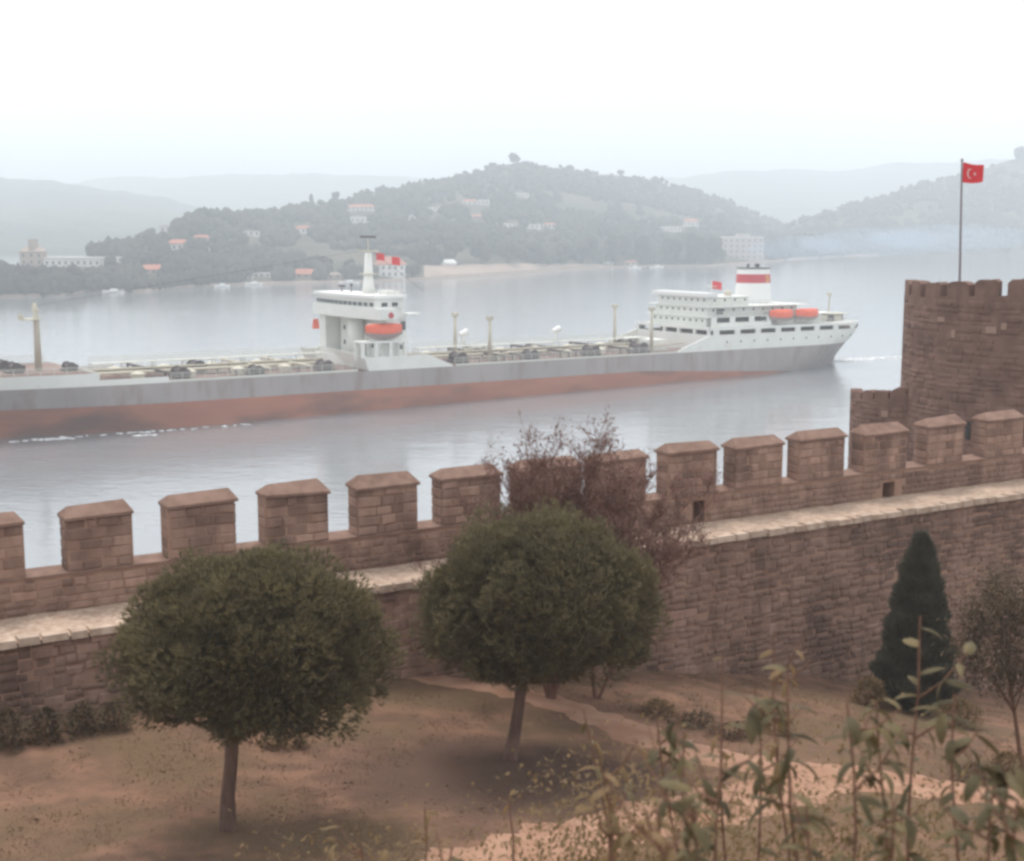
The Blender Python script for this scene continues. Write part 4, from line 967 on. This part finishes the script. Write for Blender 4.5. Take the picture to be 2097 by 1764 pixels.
tw = round_tower('round_tower', TX, TY, TR, 6, 30.3, 0.72, 27, 0.02, 'tall dark brown round stone tower with battlements at the right edge', rise=1.3,
  holes=[(tower_ang(1993), 23.75, 0.2, 0.85, 'ship_black', 'arrow_slit'), (tower_ang(2031), 28.8, 0.5, 0.3, 'pale_stone', 'pale_stone'), (tower_ang(1928), 29.2, 0.45, 0.2, 'pale_stone', 'pale_stone'),
         (tower_ang(1955), 28.5, 0.22, 0.35, 'pale_stone', 'pale_stone'), (tower_ang(2056), 29.0, 0.25, 0.3, 'pale_stone', 'pale_stone')])
bs = round_tower('bastion', 20.55, 72.3, 2.95, 6, 24.9, 0.42, 22, 0.04, 'low rounded battlemented bastion against the left side of the round tower', course=0.3, rise=1.3, drop=0.5, frac=0.88,
  holes=[(4.05, 24.2, 0.35, 0.3, 'pale_stone', 'pale_stone'), (4.9, 24.1, 0.4, 0.35, 'pale_stone', 'pale_stone')])
fp0 = at_y(1968.5, 566, 69.0); top = at_y(1970, 331, 69.0)
fp = empty('flagpole', (fp0.x, fp0.y, 28.6), label='thin dark flagpole with red flag standing on the round tower', cat='flagpole')
b = MB(); b.tube([(0, 0, 0), (top.x - fp0.x, 0, top.z - 28.6)], [0.075, 0.045], 8); b.lathe((top.x - fp0.x, 0, top.z - 28.6), [(0.03, 0), (0.09, 0.06), (0.03, 0.14)], 8); b.build('pole', M['pole_metal'], fp)
b = MB(); b.tube([(0, 0, -0.2), (0, 0, 0.5)], 0.14, 8); b.build('pole_base', M['pole_metal'], fp)
hx, hz = top.x - fp0.x + 0.06, top.z - 28.6 - 0.06
def flagp(u, v):       # u along the fly 0..1, v down the hoist 0..1
    return (hx + 1.02 * u, 0.10 * math.sin(u * 6.5 + 0.6 * v) * u, hz - v * (0.97 - 0.16 * u) - 0.12 * u + 0.03 * math.sin(u * 5 + 2))
fl = sheet('flag', np.array([[flagp(u, v) for u in np.linspace(0, 1, 22)] for v in np.linspace(0, 1, 12)]), M['flag_red'], fp)
def flag_patch(fn, n, name):
    for side in (-0.012, 0.012):
        pts = [fn(i / (n - 1)) for i in range(n)]; P = np.array([[Vector(flagp(*a)) + Vector((0, side, 0)) for a in (p, q)] for p, q in pts]); sheet(name, P, M['flag_white'], fl)
def cres(t):
    a_ = math.radians(40 + 280 * t); o = (0.36 + 0.15 * math.cos(a_), 0.5 + 0.26 * math.sin(a_)); i = (0.385 + 0.125 * math.cos(a_), 0.5 + 0.215 * math.sin(a_)); 
    k = math.sin(math.pi * t); return (o, (o[0] + (i[0] - o[0]) * (0.15 + 1.3 * k) * 1.0, o[1] + (i[1] - o[1]) * (0.15 + 1.3 * k)))
flag_patch(cres, 24, 'crescent')
for side in (-0.012, 0.012):
    vs = [Vector(flagp(0.56, 0.5)) + Vector((0, side, 0))]
    for k in range(10):
        a_ = math.pi + k * math.pi / 5; r_ = 1 if k % 2 == 0 else 0.4; vs.append(Vector(flagp(0.56 + 0.075 * r_ * math.cos(a_), 0.5 + 0.13 * r_ * math.sin(a_))) + Vector((0, side, 0)))
    b = MB(); b.add(vs, [(0, 1 + k, 1 + (k + 1) % 10) for k in range(10)]).build('star', M['flag_white'], fl)
# ------------------------------------------------------------ vegetation tools
def frames(D):
    D = D / np.linalg.norm(D, axis=1, keepdims=True); a = np.cross(D, [0.3, 0.2, 1.0]); a /= np.linalg.norm(a, axis=1, keepdims=True) + 1e-9
    return D, a, np.cross(D, a)
def blades(name, P, D, length, width, m, per=6, spread=0.6, **k):
    """tufts: at each point P, 'per' narrow triangles fanning round direction D"""
    n = len(P); P = np.repeat(P, per, 0); D = np.repeat(D, per, 0); N = n * per
    D = D / np.linalg.norm(D, axis=1, keepdims=True) + RNG.normal(0, spread, (N, 3)); D, a, b_ = frames(D)
    L_ = (np.atleast_1d(length) * np.ones(n)).repeat(per) * RNG.uniform(0.6, 1.2, N); w_ = width * RNG.uniform(0.7, 1.3, N)
    th = RNG.uniform(0, np.pi, N); A = a * np.cos(th)[:, None] + b_ * np.sin(th)[:, None]
    V = np.empty((N, 3, 3)); V[:, 0] = P - A * w_[:, None] / 2; V[:, 1] = P + A * w_[:, None] / 2; V[:, 2] = P + D * L_[:, None]
    return link(name, mesh_np(name, V.reshape(-1, 3), np.arange(N * 3).reshape(-1, 3)), m, **k)
def leaves(name, P, D, L_, W_, m, **k):
    """small folded oval leaves, two quads each"""
    n = len(P); D, a, b_ = frames(D + RNG.normal(0, 0.3, D.shape)); L_ = L_ * RNG.uniform(.6, 1.25, n)[:, None]; W_ = W_ * RNG.uniform(.7, 1.2, n)[:, None]
    up = np.array([0, 0, 1.0]); V = np.empty((n, 6, 3)); droop = up * L_ * 0.18
    V[:, 0] = P; V[:, 1] = P + D * L_ * .5 + a * W_ / 2 + b_ * W_ * .15; V[:, 2] = P + D * L_ - droop; V[:, 3] = P + D * L_ * .5 - a * W_ / 2 + b_ * W_ * .15; V[:, 4] = P + D * L_ * .5; V[:, 5] = P + D * L_ * 0.25
    F_ = np.array([[0, 1, 4], [1, 2, 4], [2, 3, 4], [3, 0, 4]])
    f = (F_[None] + (np.arange(n) * 6)[:, None, None]).reshape(-1, 3)
    return link(name, mesh_np(name, V.reshape(-1, 3), f), m, **k)
def tubes(name, branches, m, n=4, **k):
    """branches: list of (points, radii)"""
    V = []; Fc = []; nb = 0
    for pts, rad in branches:
        pts = np.asarray(pts, float); r_ = np.asarray(rad, float); d = np.gradient(pts, axis=0); D, a, b_ = frames(d + 1e-6)
        th = np.arange(n) * 2 * np.pi / n
        ring = pts[:, None] + (a[:, None] * np.cos(th)[None, :, None] + b_[:, None] * np.sin(th)[None, :, None]) * r_[:, None, None]
        V.append(ring.reshape(-1, 3)); q = len(pts); i = np.arange(q - 1)[:, None] * n; j = np.arange(n)[None]; jj = (j + 1) % n
        Fc.append(np.stack([i + j, i + jj, i + n + jj, i + n + j], -1).reshape(-1, 4) + nb); nb += q * n
    return link(name, mesh_np(name, np.vstack(V), np.vstack(Fc), True), m, **k)

# ------------------------------------------------------------ the two stone pines
def stone_pine(base_px, crown_c, cw, ch, lean_top, label, seed, lobes=95, tufts=30000, low=0.5):
    rng = random.Random(seed); g = on_ground(*base_px); Y = g.y
    c = at_y(crown_c[0], crown_c[1], Y + 0.2); ppm = F / (Y * CP + (CAM_H - c.z) * SP)
    W = cw / ppm / 2; H = ch / ppm / 2
    root = empty('stone_pine', g, label=label, cat='tree')
    cl = c - g; tp = at_y(lean_top[0], lean_top[1], Y + 0.1) - g
    trunk = [((0, 0, -0.3), .2), ((0.01, 0, 0.1), 0.17), (tuple(tp * 0.35 + Vector((rng.uniform(-.05, .05), 0, 0))), 0.135), (tuple(tp * 0.7 + Vector((rng.uniform(-.04, .04), 0, 0))), 0.125), (tuple(tp), 0.13), (tuple(tp.lerp(cl, 0.5)), 0.09), (tuple(cl), 0.04)]
    tubes('trunk', [([p for p, r in trunk], [r for p, r in trunk])], M['pine_bark'], 12).parent = root
    # lobes over a domed crown, each a small cushion of needles
    L_ = []
    for i in range(lobes):
        u = (i + 0.5) / lobes; zz = 1 - u * (1 + low); a_ = i * 2.39996 + rng.uniform(-.3, .3); rr = math.sqrt(max(0, 1 - zz * zz)) if zz > 0 else math.sqrt(max(0, 1 - (zz * 0.75) ** 2))
        k = rng.uniform(0.80, 0.99); L_.append((cl + Vector((math.cos(a_) * rr * W * k, math.sin(a_) * rr * W * 0.95 * k, zz * H * k)), rng.uniform(0.09, 0.17) * 2 * W))
    for i in range(26):       # skirt of the crown underside
        a_ = rng.uniform(0, 6.28); rr = math.sqrt(rng.random()) * 0.86; L_.append((cl + Vector((math.cos(a_) * rr * W, math.sin(a_) * rr * W, -H * low * rng.uniform(0.75, 1.2))), rng.uniform(0.08, 0.13) * 2 * W))
    br = []
    for p, r_ in L_:
        s_ = Vector(tp).lerp(cl, rng.uniform(0.0, 0.45)); mid = s_.lerp(p, 0.5) + Vector((0, 0, -0.12 * W)); br.append(([tuple(s_), tuple(mid), tuple(p)], [0.045, 0.03, 0.012]))
    tubes('branches', br, M['pine_bark'], 5, kind='stuff').parent = root
    P = []; D = []
    per = tufts // len(L_)
    for p, r_ in L_:
        d = RNG.normal(0, 1, (per, 3)); d /= np.linalg.norm(d, axis=1, keepdims=True); rad = r_ * RNG.uniform(0.35, 1.0, per) ** 0.6
        q = np.array(p) + d * rad[:, None] * np.array([1, 1, 0.8]); P.append(q); out = q - np.array(cl - Vector((0, 0, H * 0.3))); out /= np.linalg.norm(out, axis=1, keepdims=True)
        D.append(d * 0.6 + out * 0.6 + np.array([0, 0, 0.55]))
    P = np.vstack(P); D = np.vstack(D)
    # inner shade foliage so the crown is not see-through
    n = tufts // 3; d = RNG.normal(0, 1, (n, 3)); d /= np.linalg.norm(d, axis=1, keepdims=True); d[:, 2] = np.where(d[:, 2] < 0, d[:, 2] * low, d[:, 2])
    q = np.array(cl) + d * np.array([W, W, H]) * RNG.uniform(0.45, 0.85, (n, 1)); P = np.vstack([P, q]); D = np.vstack([D, d + [0, 0, .4]])
    o = blades('crown', P, D, 0.14, 0.02, M['pine_needles'], 9, 0.35); o.parent = root
    return root
stone_pine((466, 1700), (514, 1338), 492, 372, (476, 1500), 'large domed stone pine in front of the wall at left', 3, low=0.42)
stone_pine((1045, 1556), (1104, 1250), 442, 366, (1068, 1400), 'domed stone pine with leaning trunk in front of the wall at centre', 5, lobes=90, low=0.42)

# ------------------------------------------------------------ bare reddish tree by the wall
def bare_tree(base, spec, label, name='bare_tree', seed=1):
    rng = random.Random(seed); root = empty(name, base, label=label, cat='tree'); main = []; tw = []; tips = []
    def grow(p, d, L_, r_, dep):
        n = 4; pts = [p.copy()]; q = p.copy(); dd = d.copy()
        for i in range(n):
            dd = (dd + Vector((rng.gauss(0, .13), rng.gauss(0, .13), rng.gauss(0.05, .07)))).normalized(); q = q + dd * L_ / n; pts.append(q.copy())
        (main if dep < 2 else tw).append(([tuple(x) for x in pts], list(np.linspace(r_, r_ * 0.55, n + 1))))
        if dep >= 5: tips.append((q.copy(), dd.copy())); return
        for i in range(4):
            t = rng.randint(1, n); nd = (dd + Vector((rng.gauss(0, .5), rng.gauss(0, .5), rng.uniform(0.0, 0.45)))).normalized()
            grow(pts[t], nd, L_ * rng.uniform(0.45, 0.68), max(0.006, r_ * 0.55), dep + 1)
    for (off, L_, r_) in spec: grow(Vector((0, 0, -.2)), Vector(off).normalized(), L_, r_, 0)
    tubes('trunk', main, M['twig'], 6).parent = root
    tubes('twigs', tw, M['twig'], 3, kind='stuff').parent = root
    P = np.array([t[0][:] for t in tips]); D = np.array([t[1][:] for t in tips])
    P = np.vstack([P + RNG.normal(0, .06, P.shape) for _ in range(3)]); D = np.vstack([D] * 3)
    o = blades('dry_leaves', P, D, 0.09, 0.02, M['twig'], 3, 0.8, kind='stuff'); o.parent = root
bg_ = Vector((1.0, 34.6, ground(1.0, 34.6)))
bare_tree(bg_, [((-0.12, 0, 1), 3.47, 0.09), ((0.03, 0.05, 1), 3.71, 0.10), ((0.12, 0, 1), 3.47, 0.08), ((-0.22, 0, 1), 3.35, 0.07), ((0.24, 0.0, 1), 3.35, 0.06), ((0.0, 0.1, 1), 3.47, 0.07), ((-0.06, 0, 1), 3.35, 0.06), ((0.18, 0.05, 1), 3.23, 0.06), ((-0.17, 0, 1), 3.12, 0.06), ((0.08, 0, 1), 3.12, 0.06), ((-0.03, 0, 1), 2.75, 0.06)],
          'leafless reddish brown tree rising in front of the merlons behind the centre pine', seed=4)
bg2 = Vector((2.2, 35.3, ground(2.2, 35.3)))
bare_tree(bg2, [((0.0, 0, 1), 3.45, 0.06), ((0.15, 0, 1), 3.22, 0.05), ((-.12, 0, 1), 3.33, 0.05)], 'lower bare reddish shrub spreading over the wall walk right of the bare tree', 'bare_shrub', 9)

# ------------------------------------------------------------ conifer and small trees at the right
def conifer(px, base_y, top_y, wpx, label, seed):
    g = on_ground(px, base_y); t = at_y(px + 2, top_y, g.y); H = t.z - g.z; W = wpx / (F / (g.y * CP + 12 * SP)) / 2
    root = empty('cypress', g, label=label, cat='tree')
    tubes('trunk', [([(0, 0, -.2), (0, 0, H * .5), (0, 0, H * .93)], [.12, .07, .02])], M['pine_bark'], 8).parent = root
    n = 15000; z = RNG.random(n) ** 1.15; prof = np.interp(z, [0, 0.06, 0.2, 0.32, 0.5, 0.72, 0.9, 1], [0.55, 0.95, 1.0, 0.86, 0.72, 0.5, 0.27, 0.03]); a_ = RNG.uniform(0, 2 * np.pi, n)
    lump = 1 + 0.1 * np.sin(a_ * 5 + z * 22 + seed) + 0.09 * np.sin(a_ * 3 - z * 31) + 0.08 * np.sin(z * 63 + a_); r_ = prof * W * lump * RNG.uniform(0.3, 1, n) ** 0.4
    P = np.c_[r_ * np.cos(a_), r_ * np.sin(a_), z * H + 0.1]; D = np.c_[np.cos(a_) * .5, np.sin(a_) * .5, np.full(n, 1.0)]
    o = blades('crown', P, D, 0.24, 0.05, M['cypress_leaf'], 6, 0.25); o.parent = root
conifer(1872, 1452, 1108, 150, 'dark cone shaped cypress in front of the castle wall at right', 2)
def small_tree(g, H, W, trunk_to, label, m='dark_shrub_leaf', n=5000, lsize=0.09, z0=0.4, name='small_tree', cat='tree', seed=1):
    rng = random.Random(seed); root = empty(name, g, label=label, cat=cat); br = []; P = []; D = []
    t = Vector(trunk_to)
    br.append(([(0, 0, -.2), tuple(t * 0.5), tuple(t)], [0.07, 0.05, 0.035])); 
    tubes('trunk', br, M['stem_bark'], 7).parent = root; br = []
    k = 22
    for i in range(k):
        s_ = t * rng.uniform(0.5, 1); a_ = rng.uniform(0, 6.28); u = math.sqrt(rng.random()); e = Vector((math.cos(a_) * u * W / 2, math.sin(a_) * u * W / 2, H * rng.uniform(z0, 0.98))) + Vector((t.x, t.y, 0))
        br.append(([tuple(s_), tuple(s_.lerp(e, .55) + Vector((0, 0, .1))), tuple(e)], [.022, .014, .006]))
        c = n // k; q = np.array(e) + RNG.normal(0, 1, (c, 3)) * np.array([W * .1, W * .1, H * .07]); P.append(q); D.append(RNG.normal(0, 1, (c, 3)) + [0, 0, .3])
    tubes('branches', br, M['stem_bark'], 4, kind='stuff').parent = root
    o = leaves('foliage', np.vstack(P), np.vstack(D), lsize, lsize * .5, M[m], kind='stuff'); o.parent = root
g = on_ground(2096, 1572); small_tree(g, 4.6, 2.3, (-0.55, 0, 2.6), 'thin trunked dark leaved tree cut off by the right frame edge', n=9000, lsize=0.12, z0=0.45, seed=6)

# shrubs at the foot of the wall and along the path
SH = [(18, 1530, 90, 80, 'dark bush at the foot of the wall at the left edge'), (95, 1518, 90, 70, 'dark bush at the wall foot second from the left edge'), (170, 1500, 80, 62, 'dark bush at the wall foot left of the large pine'), (235, 1492, 70, 52, 'low dark bush at the wall foot just left of the large pine'),
      (560, 1532, 70, 26, 'low flat bush behind the trunk of the large pine'), (612, 1532, 44, 34, 'small round bush right of the large pine trunk'), (938, 1382, 22, 18, 'tiny round bush on the path below the centre pine'), (1010, 1395, 24, 16, 'tiny dark plant on the path left of the centre trunk'),
      (1345, 1462, 110, 26, 'low yellowish bush at the upper edge of the path'), (1425, 1484, 110, 24, 'low bush along the path edge left of the dark hedge end'), (1500, 1508, 110, 26, 'dark low bush at the path edge right of the centre pine'),
      (1580, 1500, 100, 60, 'olive bush on the bank below the wall'), (1780, 1445, 90, 60, 'small olive bush at the left foot of the cypress'),
      (1960, 1490, 110, 60, 'low olive bush right of the cypress'), (2060, 1600, 100, 60, 'low bush below the tree at the right edge'), (1990, 1605, 90, 40, 'dark low bush along the lower path edge at right')]
for i, (x, y, w_, h_, lab) in enumerate(SH):
    g = on_ground(x, y); ppm = F / g.y; W = w_ / ppm; H = h_ / ppm; root = empty('bush', g, label=lab, cat='bush')
    n = int(1100 * max(0.15, W * H)); n = min(n, 5000); a_ = RNG.uniform(0, 2 * np.pi, n); zz = RNG.uniform(0, 1, n); rr = np.sqrt(1 - zz ** 2) * RNG.uniform(.5, 1, n) * (1 + .25 * np.sin(a_ * 4 + i))
    P = np.c_[rr * np.cos(a_) * W / 2, rr * np.sin(a_) * W / 2.4, zz * H]; D = P + [0, 0, .2] + RNG.normal(0, .4, P.shape)
    dark = 'dark' in lab; o = leaves('foliage', P, D, 0.11 if W > .5 else .06, 0.06, M['dark_shrub_leaf' if dark else 'shrub_leaf'], kind='stuff'); o.parent = root
    br = [([(0, 0, -.1), (math.cos(q) * W * .15, math.sin(q) * W * .15, H * .4), (math.cos(q) * W * .32, math.sin(q) * W * .32, H * .75)], [.02, .014, .006]) for q in np.arange(0, 6.2, 1.0)]
    tubes('stems', br, M['stem_bark'], 4).parent = root
# dry grass over the terrace
n = 80000; X = RNG.uniform(-17, 26, n); Y = RNG.uniform(18, 50, n); s_ = (X - WA.x) * WU.x + (Y - WA.y) * WU.y; o_ = (X - WA.x) * WN.x + (Y - WA.y) * WN.y
dens = np.array([fbm(x * 0.35, y * 0.35, 7) for x, y in zip(X[::1], Y[::1])]); keep = (o_ < -0.1) & (dens > -0.12)
PATHS = [o for o in S.objects if o.name.startswith('path')]
pv = np.vstack([np.array([v.co[:2] for v in o.data.vertices]).reshape(-1, 7, 2)[:, 3] for o in PATHS]); 
dd = np.full(n, 9.0)
for p in pv: dd = np.minimum(dd, np.hypot(X - p[0], Y - p[1]))
keep &= dd > 1.0 + 0.2 * RNG.random(n)
X, Y = X[keep], Y[keep]; Z = ground_np(X, Y); P = np.c_[X, Y, Z]
blades('dry_grass', P, np.tile([0, 0, 1.0], (len(P), 1)), 0.06, 0.012, M['dry_grass'], 4, 0.6, label='short dry grass over the reddish terrace ground', cat='grass', kind='stuff')
n = 500; X = RNG.uniform(-14, 20, n); Y = RNG.uniform(19, 46, n); oo_ = (X - WA.x) * WN.x + (Y - WA.y) * WN.y; X, Y = X[oo_ < -.1], Y[oo_ < -.1]
C = np.c_[X, Y, ground_np(X, Y) + 0.01]; r_ = RNG.uniform(0.015, 0.04, len(C)); blobs_mesh('pebbles', C, np.c_[r_ * 1.2, r_, r_ * .6], M['earth'], ICO1, .3, label='scattered small stones on the terrace ground', cat='stones', kind='stuff')

# ------------------------------------------------------------ young leafy shoots close to the camera
def leaf_mesh(i, L_=1.0):
    rnd = random.Random(50 + i); n = 9; W_ = rnd.uniform(0.30, 0.42); arc = rnd.uniform(0.9, 1.9); fold = rnd.uniform(0.25, 0.5); V = []; a_ = 0.35; x = z = 0.0
    for k in range(n):
        u = k / (n - 1); w_ = W_ * math.sin(math.pi * min(1, u * 0.93 + 0.05)) ** 0.8 * (1 - 0.35 * u) / 2
        V += [(x, -w_, z - fold * w_), (x, 0, z), (x, w_, z - fold * w_)]; a_ -= arc / (n - 1); x += math.cos(a_) / (n - 1); z += math.sin(a_) / (n - 1)
    f = []
    for k in range(n - 1): f += [(k * 3, k * 3 + 1, k * 3 + 4, k * 3 + 3), (k * 3 + 1, k * 3 + 2, k * 3 + 5, k * 3 + 4)]
    me = mesh_np('leaf', V, f, True); return me
LEAF = []
for i in range(6): me = leaf_mesh(i); me.materials.append(M['young_leaf']); LEAF.append(me)
LEAFY = []
for i in range(3): me = leaf_mesh(20 + i); me.materials.append(M['yellow_leaf']); LEAFY.append(me)
def shoot(top_px, Y, base_px, label, n_leaf=22, Ls=(0.13, 0.22), yellow=False, seed=0, top_frac=0.0, bare_top=False, branches=2, rad=0.011):
    rng = random.Random(seed); top = at_y(top_px[0], top_px[1], Y); bp_ = at_y(base_px, 1764, Y); bz = ground(bp_.x, Y)
    d = (bp_ - top); k = (bz - top.z) / min(-0.05, d.z) if d.z < 0 else 1; base = Vector((bp_.x, Y, bz)) if k > 0 else bp_; base = Vector((top.x + (bp_.x - top.x) * 1.15, Y, ground(bp_.x, Y) - 0.05))
    root = empty('leafy_shoot', base, label=label, cat='shrub', group='leafy shoots in the foreground')
    tp = top - base; pts = []
    for i in range(8):
        u = i / 7; pts.append(tp * u + Vector((0.05 * math.sin(u * 5 + seed), 0.04 * math.cos(u * 4 + seed), 0)) * (u * (1 - u) * 4))
    br = [([tuple(p) for p in pts], list(np.linspace(rad, rad * 0.35, 8)))]; spots = []; n_leaf = max(4, int(n_leaf * 0.6)); Ls = (Ls[0] * 0.9, Ls[1] * 0.9)
    def along(pp, u):
        q = u * (len(pp) - 1); i = min(int(q), len(pp) - 2); return pp[i].lerp(pp[i + 1], q - i)
    H = tp.length
    vis0 = max(0.02, 1 - (top_px and (1830 - top_px[1]) / F * Y * 1.0) / H) if H > 0 else 0
    for i in range(n_leaf): spots.append((along(pts, vis0 + (1 - vis0) * (i + rng.random()) / n_leaf), rng.uniform(0, 6.28)))
    for j in range(branches):
        u = vis0 + (1 - vis0) * rng.uniform(0.2, 0.85); s_ = along(pts, u); a_ = rng.uniform(0, 6.28); L_ = rng.uniform(0.18, 0.42) * (0.5 + 0.5 * (1 - u)); e = s_ + Vector((math.cos(a_) * L_, math.sin(a_) * L_ * .6, L_ * rng.uniform(.5, 1.2)))
        pp = [s_, s_.lerp(e, .5) + Vector((0, 0, -.03)), e]; br.append(([tuple(p) for p in pp], [rad * .55, rad * .4, rad * .2]))
        for i in range(int(n_leaf * 0.35)): spots.append((along(pp, rng.uniform(0.25, 1)), rng.uniform(0, 6.28)))
    tubes('stem', br, M['stem_bark'], 6).parent = root
    for p, a_ in spots:
        me = rng.choice(LEAFY if yellow else LEAF); ob = bpy.data.objects.new('leaf', me); COL.objects.link(ob); ob.parent = root; L_ = rng.uniform(*Ls)
        ob.location = p; ob.scale = (L_, L_ * rng.uniform(.7, 1.15), L_); ob.rotation_euler = (rng.gauss(0, .3), rng.uniform(-0.35, 0.75), a_)
    return root
SHOOTS = [  # top px, Y, base px, label
 ((1612, 1372), 5.2, 1702, 'tall leafy shoot on a dark stem left of the cypress', 20, (0.12, 0.2), False, 3),
 ((1884, 1262), 5.6, 1893, 'tallest leafy shoot rising in front of the cypress', 22, (0.13, 0.21), False, 3),
 ((1215, 1505), 6.2, 1330, 'yellow green shoot at the left end of the foreground shoots', 16, (0.10, 0.16), True, 2),
 ((1195, 1455), 6.6, 1300, 'slim shoot with one arched leaf over the pale path', 10, (0.11, 0.16), False, 1),
 ((1345, 1470), 5.6, 1420, 'leafy shoot over the path right of the centre pine', 18, (0.10, 0.17), False, 3),
 ((1400, 1500), 5.0, 1450, 'leafy shoot with broad leaves beside the arched leaf shoot', 16, (0.10, 0.16), False, 2),
 ((1480, 1540), 4.6, 1500, 'low leafy shoot below the dark path edge bush', 18, (0.10, 0.15), False, 3),
 ((1250, 1600), 4.6, 1290, 'low yellowish shoot at the edge of the lower path', 15, (0.08, 0.13), True, 3),
 ((1545, 1400), 6.4, 1600, 'upright shoot left of the tall dark stem', 16, (0.12, 0.2), False, 2),
 ((1735, 1440), 4.6, 1760, 'bushy shoot in the middle between the two tall stems', 20, (0.10, 0.16), False, 3),
 ((1795, 1440), 5.4, 1820, 'shoot just left of the tallest shoot with small pale leaves', 18, (0.10, 0.17), False, 2),
 ((1955, 1420), 5.2, 1960, 'leafy shoot right of the tallest shoot', 20, (0.10, 0.17), False, 3),
 ((2040, 1560), 4.3, 2060, 'leafy shoot near the lower right corner', 20, (0.10, 0.17), False, 3),
 ((2085, 1640), 3.9, 2100, 'leafy shoot in the lower right corner', 18, (0.09, 0.15), False, 3),
 ((1420, 1640), 3.8, 1440, 'dense low shoot at the bottom between path and tall stems', 18, (0.08, 0.13), False, 3),
 ((1345, 1660), 3.7, 1350, 'dense low yellowish shoot at the bottom edge of the frame', 16, (0.08, 0.12), True, 3),
 ((1650, 1650), 3.5, 1650, 'very near low shoot with arched leaves at the bottom edge', 16, (0.08, 0.13), False, 2),
 ((1830, 1640), 3.6, 1835, 'very near low shoot below the tallest shoot', 16, (0.08, 0.13), False, 2),
 ((1585, 1292), 6.2, 1640, 'fine pale tipped spray reaching up before the wall left of the cypress', 18, (0.08, 0.13), True, 4),
 ((1480, 1345), 6.8, 1520, 'loose fine spray before the wall foot right of the centre pine', 14, (0.08, 0.13), True, 4),
 ((870, 1655), 7.5, 880, 'small yellow plant tip in front of the lower path', 12, (0.10, 0.15), True, 1),
 ((1040, 1632), 7.0, 1055, 'thin yellow plant tip right of the small yellow plant', 6, (0.08, 0.12), True, 0),
 ((735, 1712), 7.0, 745, 'low yellow green sprig at the bottom edge below the pines', 12, (0.09, 0.14), True, 2),
 ((790, 1735), 6.8, 800, 'low yellow sprig right beside the bottom edge sprig', 10, (0.09, 0.14), True, 2),
 ((925, 1735), 5.0, 930, 'dark arched leaf sprig at the bottom edge of the lower path', 8, (0.10, 0.14), False, 1),
]
for i, (tp_, Y_, bx_, lab, nl, Ls, yel, nb_) in enumerate(SHOOTS): shoot(tp_, Y_, bx_, lab, nl, Ls, yel, i + 1, branches=nb_)
# fine fuzzy undergrowth among the shoots
P = []; D = []
for (x, y, Y_, sx_, sz_, n) in ((1330, 1640, 8, .8, .45, 2400), (1500, 1700, 7, .9, .5, 2400), (1700, 1660, 8, 1.0, .5, 2200), (1900, 1700, 7, .9, .4, 3000), (1230, 1720, 8, .7, .3, 2200), (760, 1770, 9, 1.0, .25, 1600), (1040, 1790, 9, 1.3, .2, 1600)):
    c = at_y(x, y, Y_); g_ = ground(c.x, Y_); zc = np.minimum(c.z, c.z + 0)
    q = np.c_[RNG.normal(c.x, sx_ * .5, n), RNG.normal(Y_, .5, n), np.zeros(n)]; gz = ground_np(q[:, 0], q[:, 1]); top_ = c.z + sz_ * RNG.normal(0, .5, n); q[:, 2] = gz + (np.maximum(top_, gz + .1) - gz) * RNG.uniform(0.35, 1, n) ** .6
    P.append(q); D.append(RNG.normal(0, 1, (n, 3)) + [0, 0, .8])
leaves('undergrowth', np.vstack(P), np.vstack(D), 0.05, 0.024, M['shrub_leaf'], label='fine yellowish undergrowth among the foreground shoots', cat='undergrowth', kind='stuff')

# ------------------------------------------------------------ smoke and the hazy air
sm = bpy.data.materials.new('smoke'); sm.use_nodes = True; n_ = sm.node_tree.nodes; n_.remove(n_['Principled BSDF'])
pv_ = n_.new('ShaderNodeVolumePrincipled'); pv_.inputs['Color'].default_value = (0.62, 0.76, 0.95, 1); pv_.inputs['Density'].default_value = 0.008; pv_.inputs['Anisotropy'].default_value = 0.2
sm.node_tree.links.new(pv_.outputs[0], n_['Material Output'].inputs['Volume'])
for (x, y, Y_, a_, c_, d_, lab) in ((1640, 510, 560, 22, 5, 14, 'thin blue smoke drifting low over the water right of the ship funnel'), (1790, 497, 760, 42, 8, 20, 'thin blue smoke bank over the water before the right hand hill'), (1950, 488, 900, 55, 9, 20, 'far end of the blue smoke behind the flagpole')):
    p = at_y(x, y, Y_); v, f = ICO3; v = v * np.array([a_, d_, c_]) * (1 + 0.12 * np.sin(v[:, :1] * 9 + v[:, 1:2] * 7)); o = link('smoke', mesh_np('smoke', v, f, True), sm, None, label=lab, cat='smoke', kind='stuff'); o.location = p
hz_ = bpy.data.materials.new('haze'); hz_.use_nodes = True; n_ = hz_.node_tree.nodes; n_.remove(n_['Principled BSDF'])
pv_ = n_.new('ShaderNodeVolumePrincipled'); pv_.inputs['Color'].default_value = (0.885, 0.955, 1.0, 1); pv_.inputs['Density'].default_value = 0.0006; pv_.inputs['Anisotropy'].default_value = 0.0
hz_.node_tree.links.new(pv_.outputs[0], n_['Material Output'].inputs['Volume'])
b = MB(); b.box((-9500, -500, -30), (9500, 14500, 185)); b.build('haze', hz_, kind='stuff', label='pale humid haze filling the air over the strait', cat='haze')
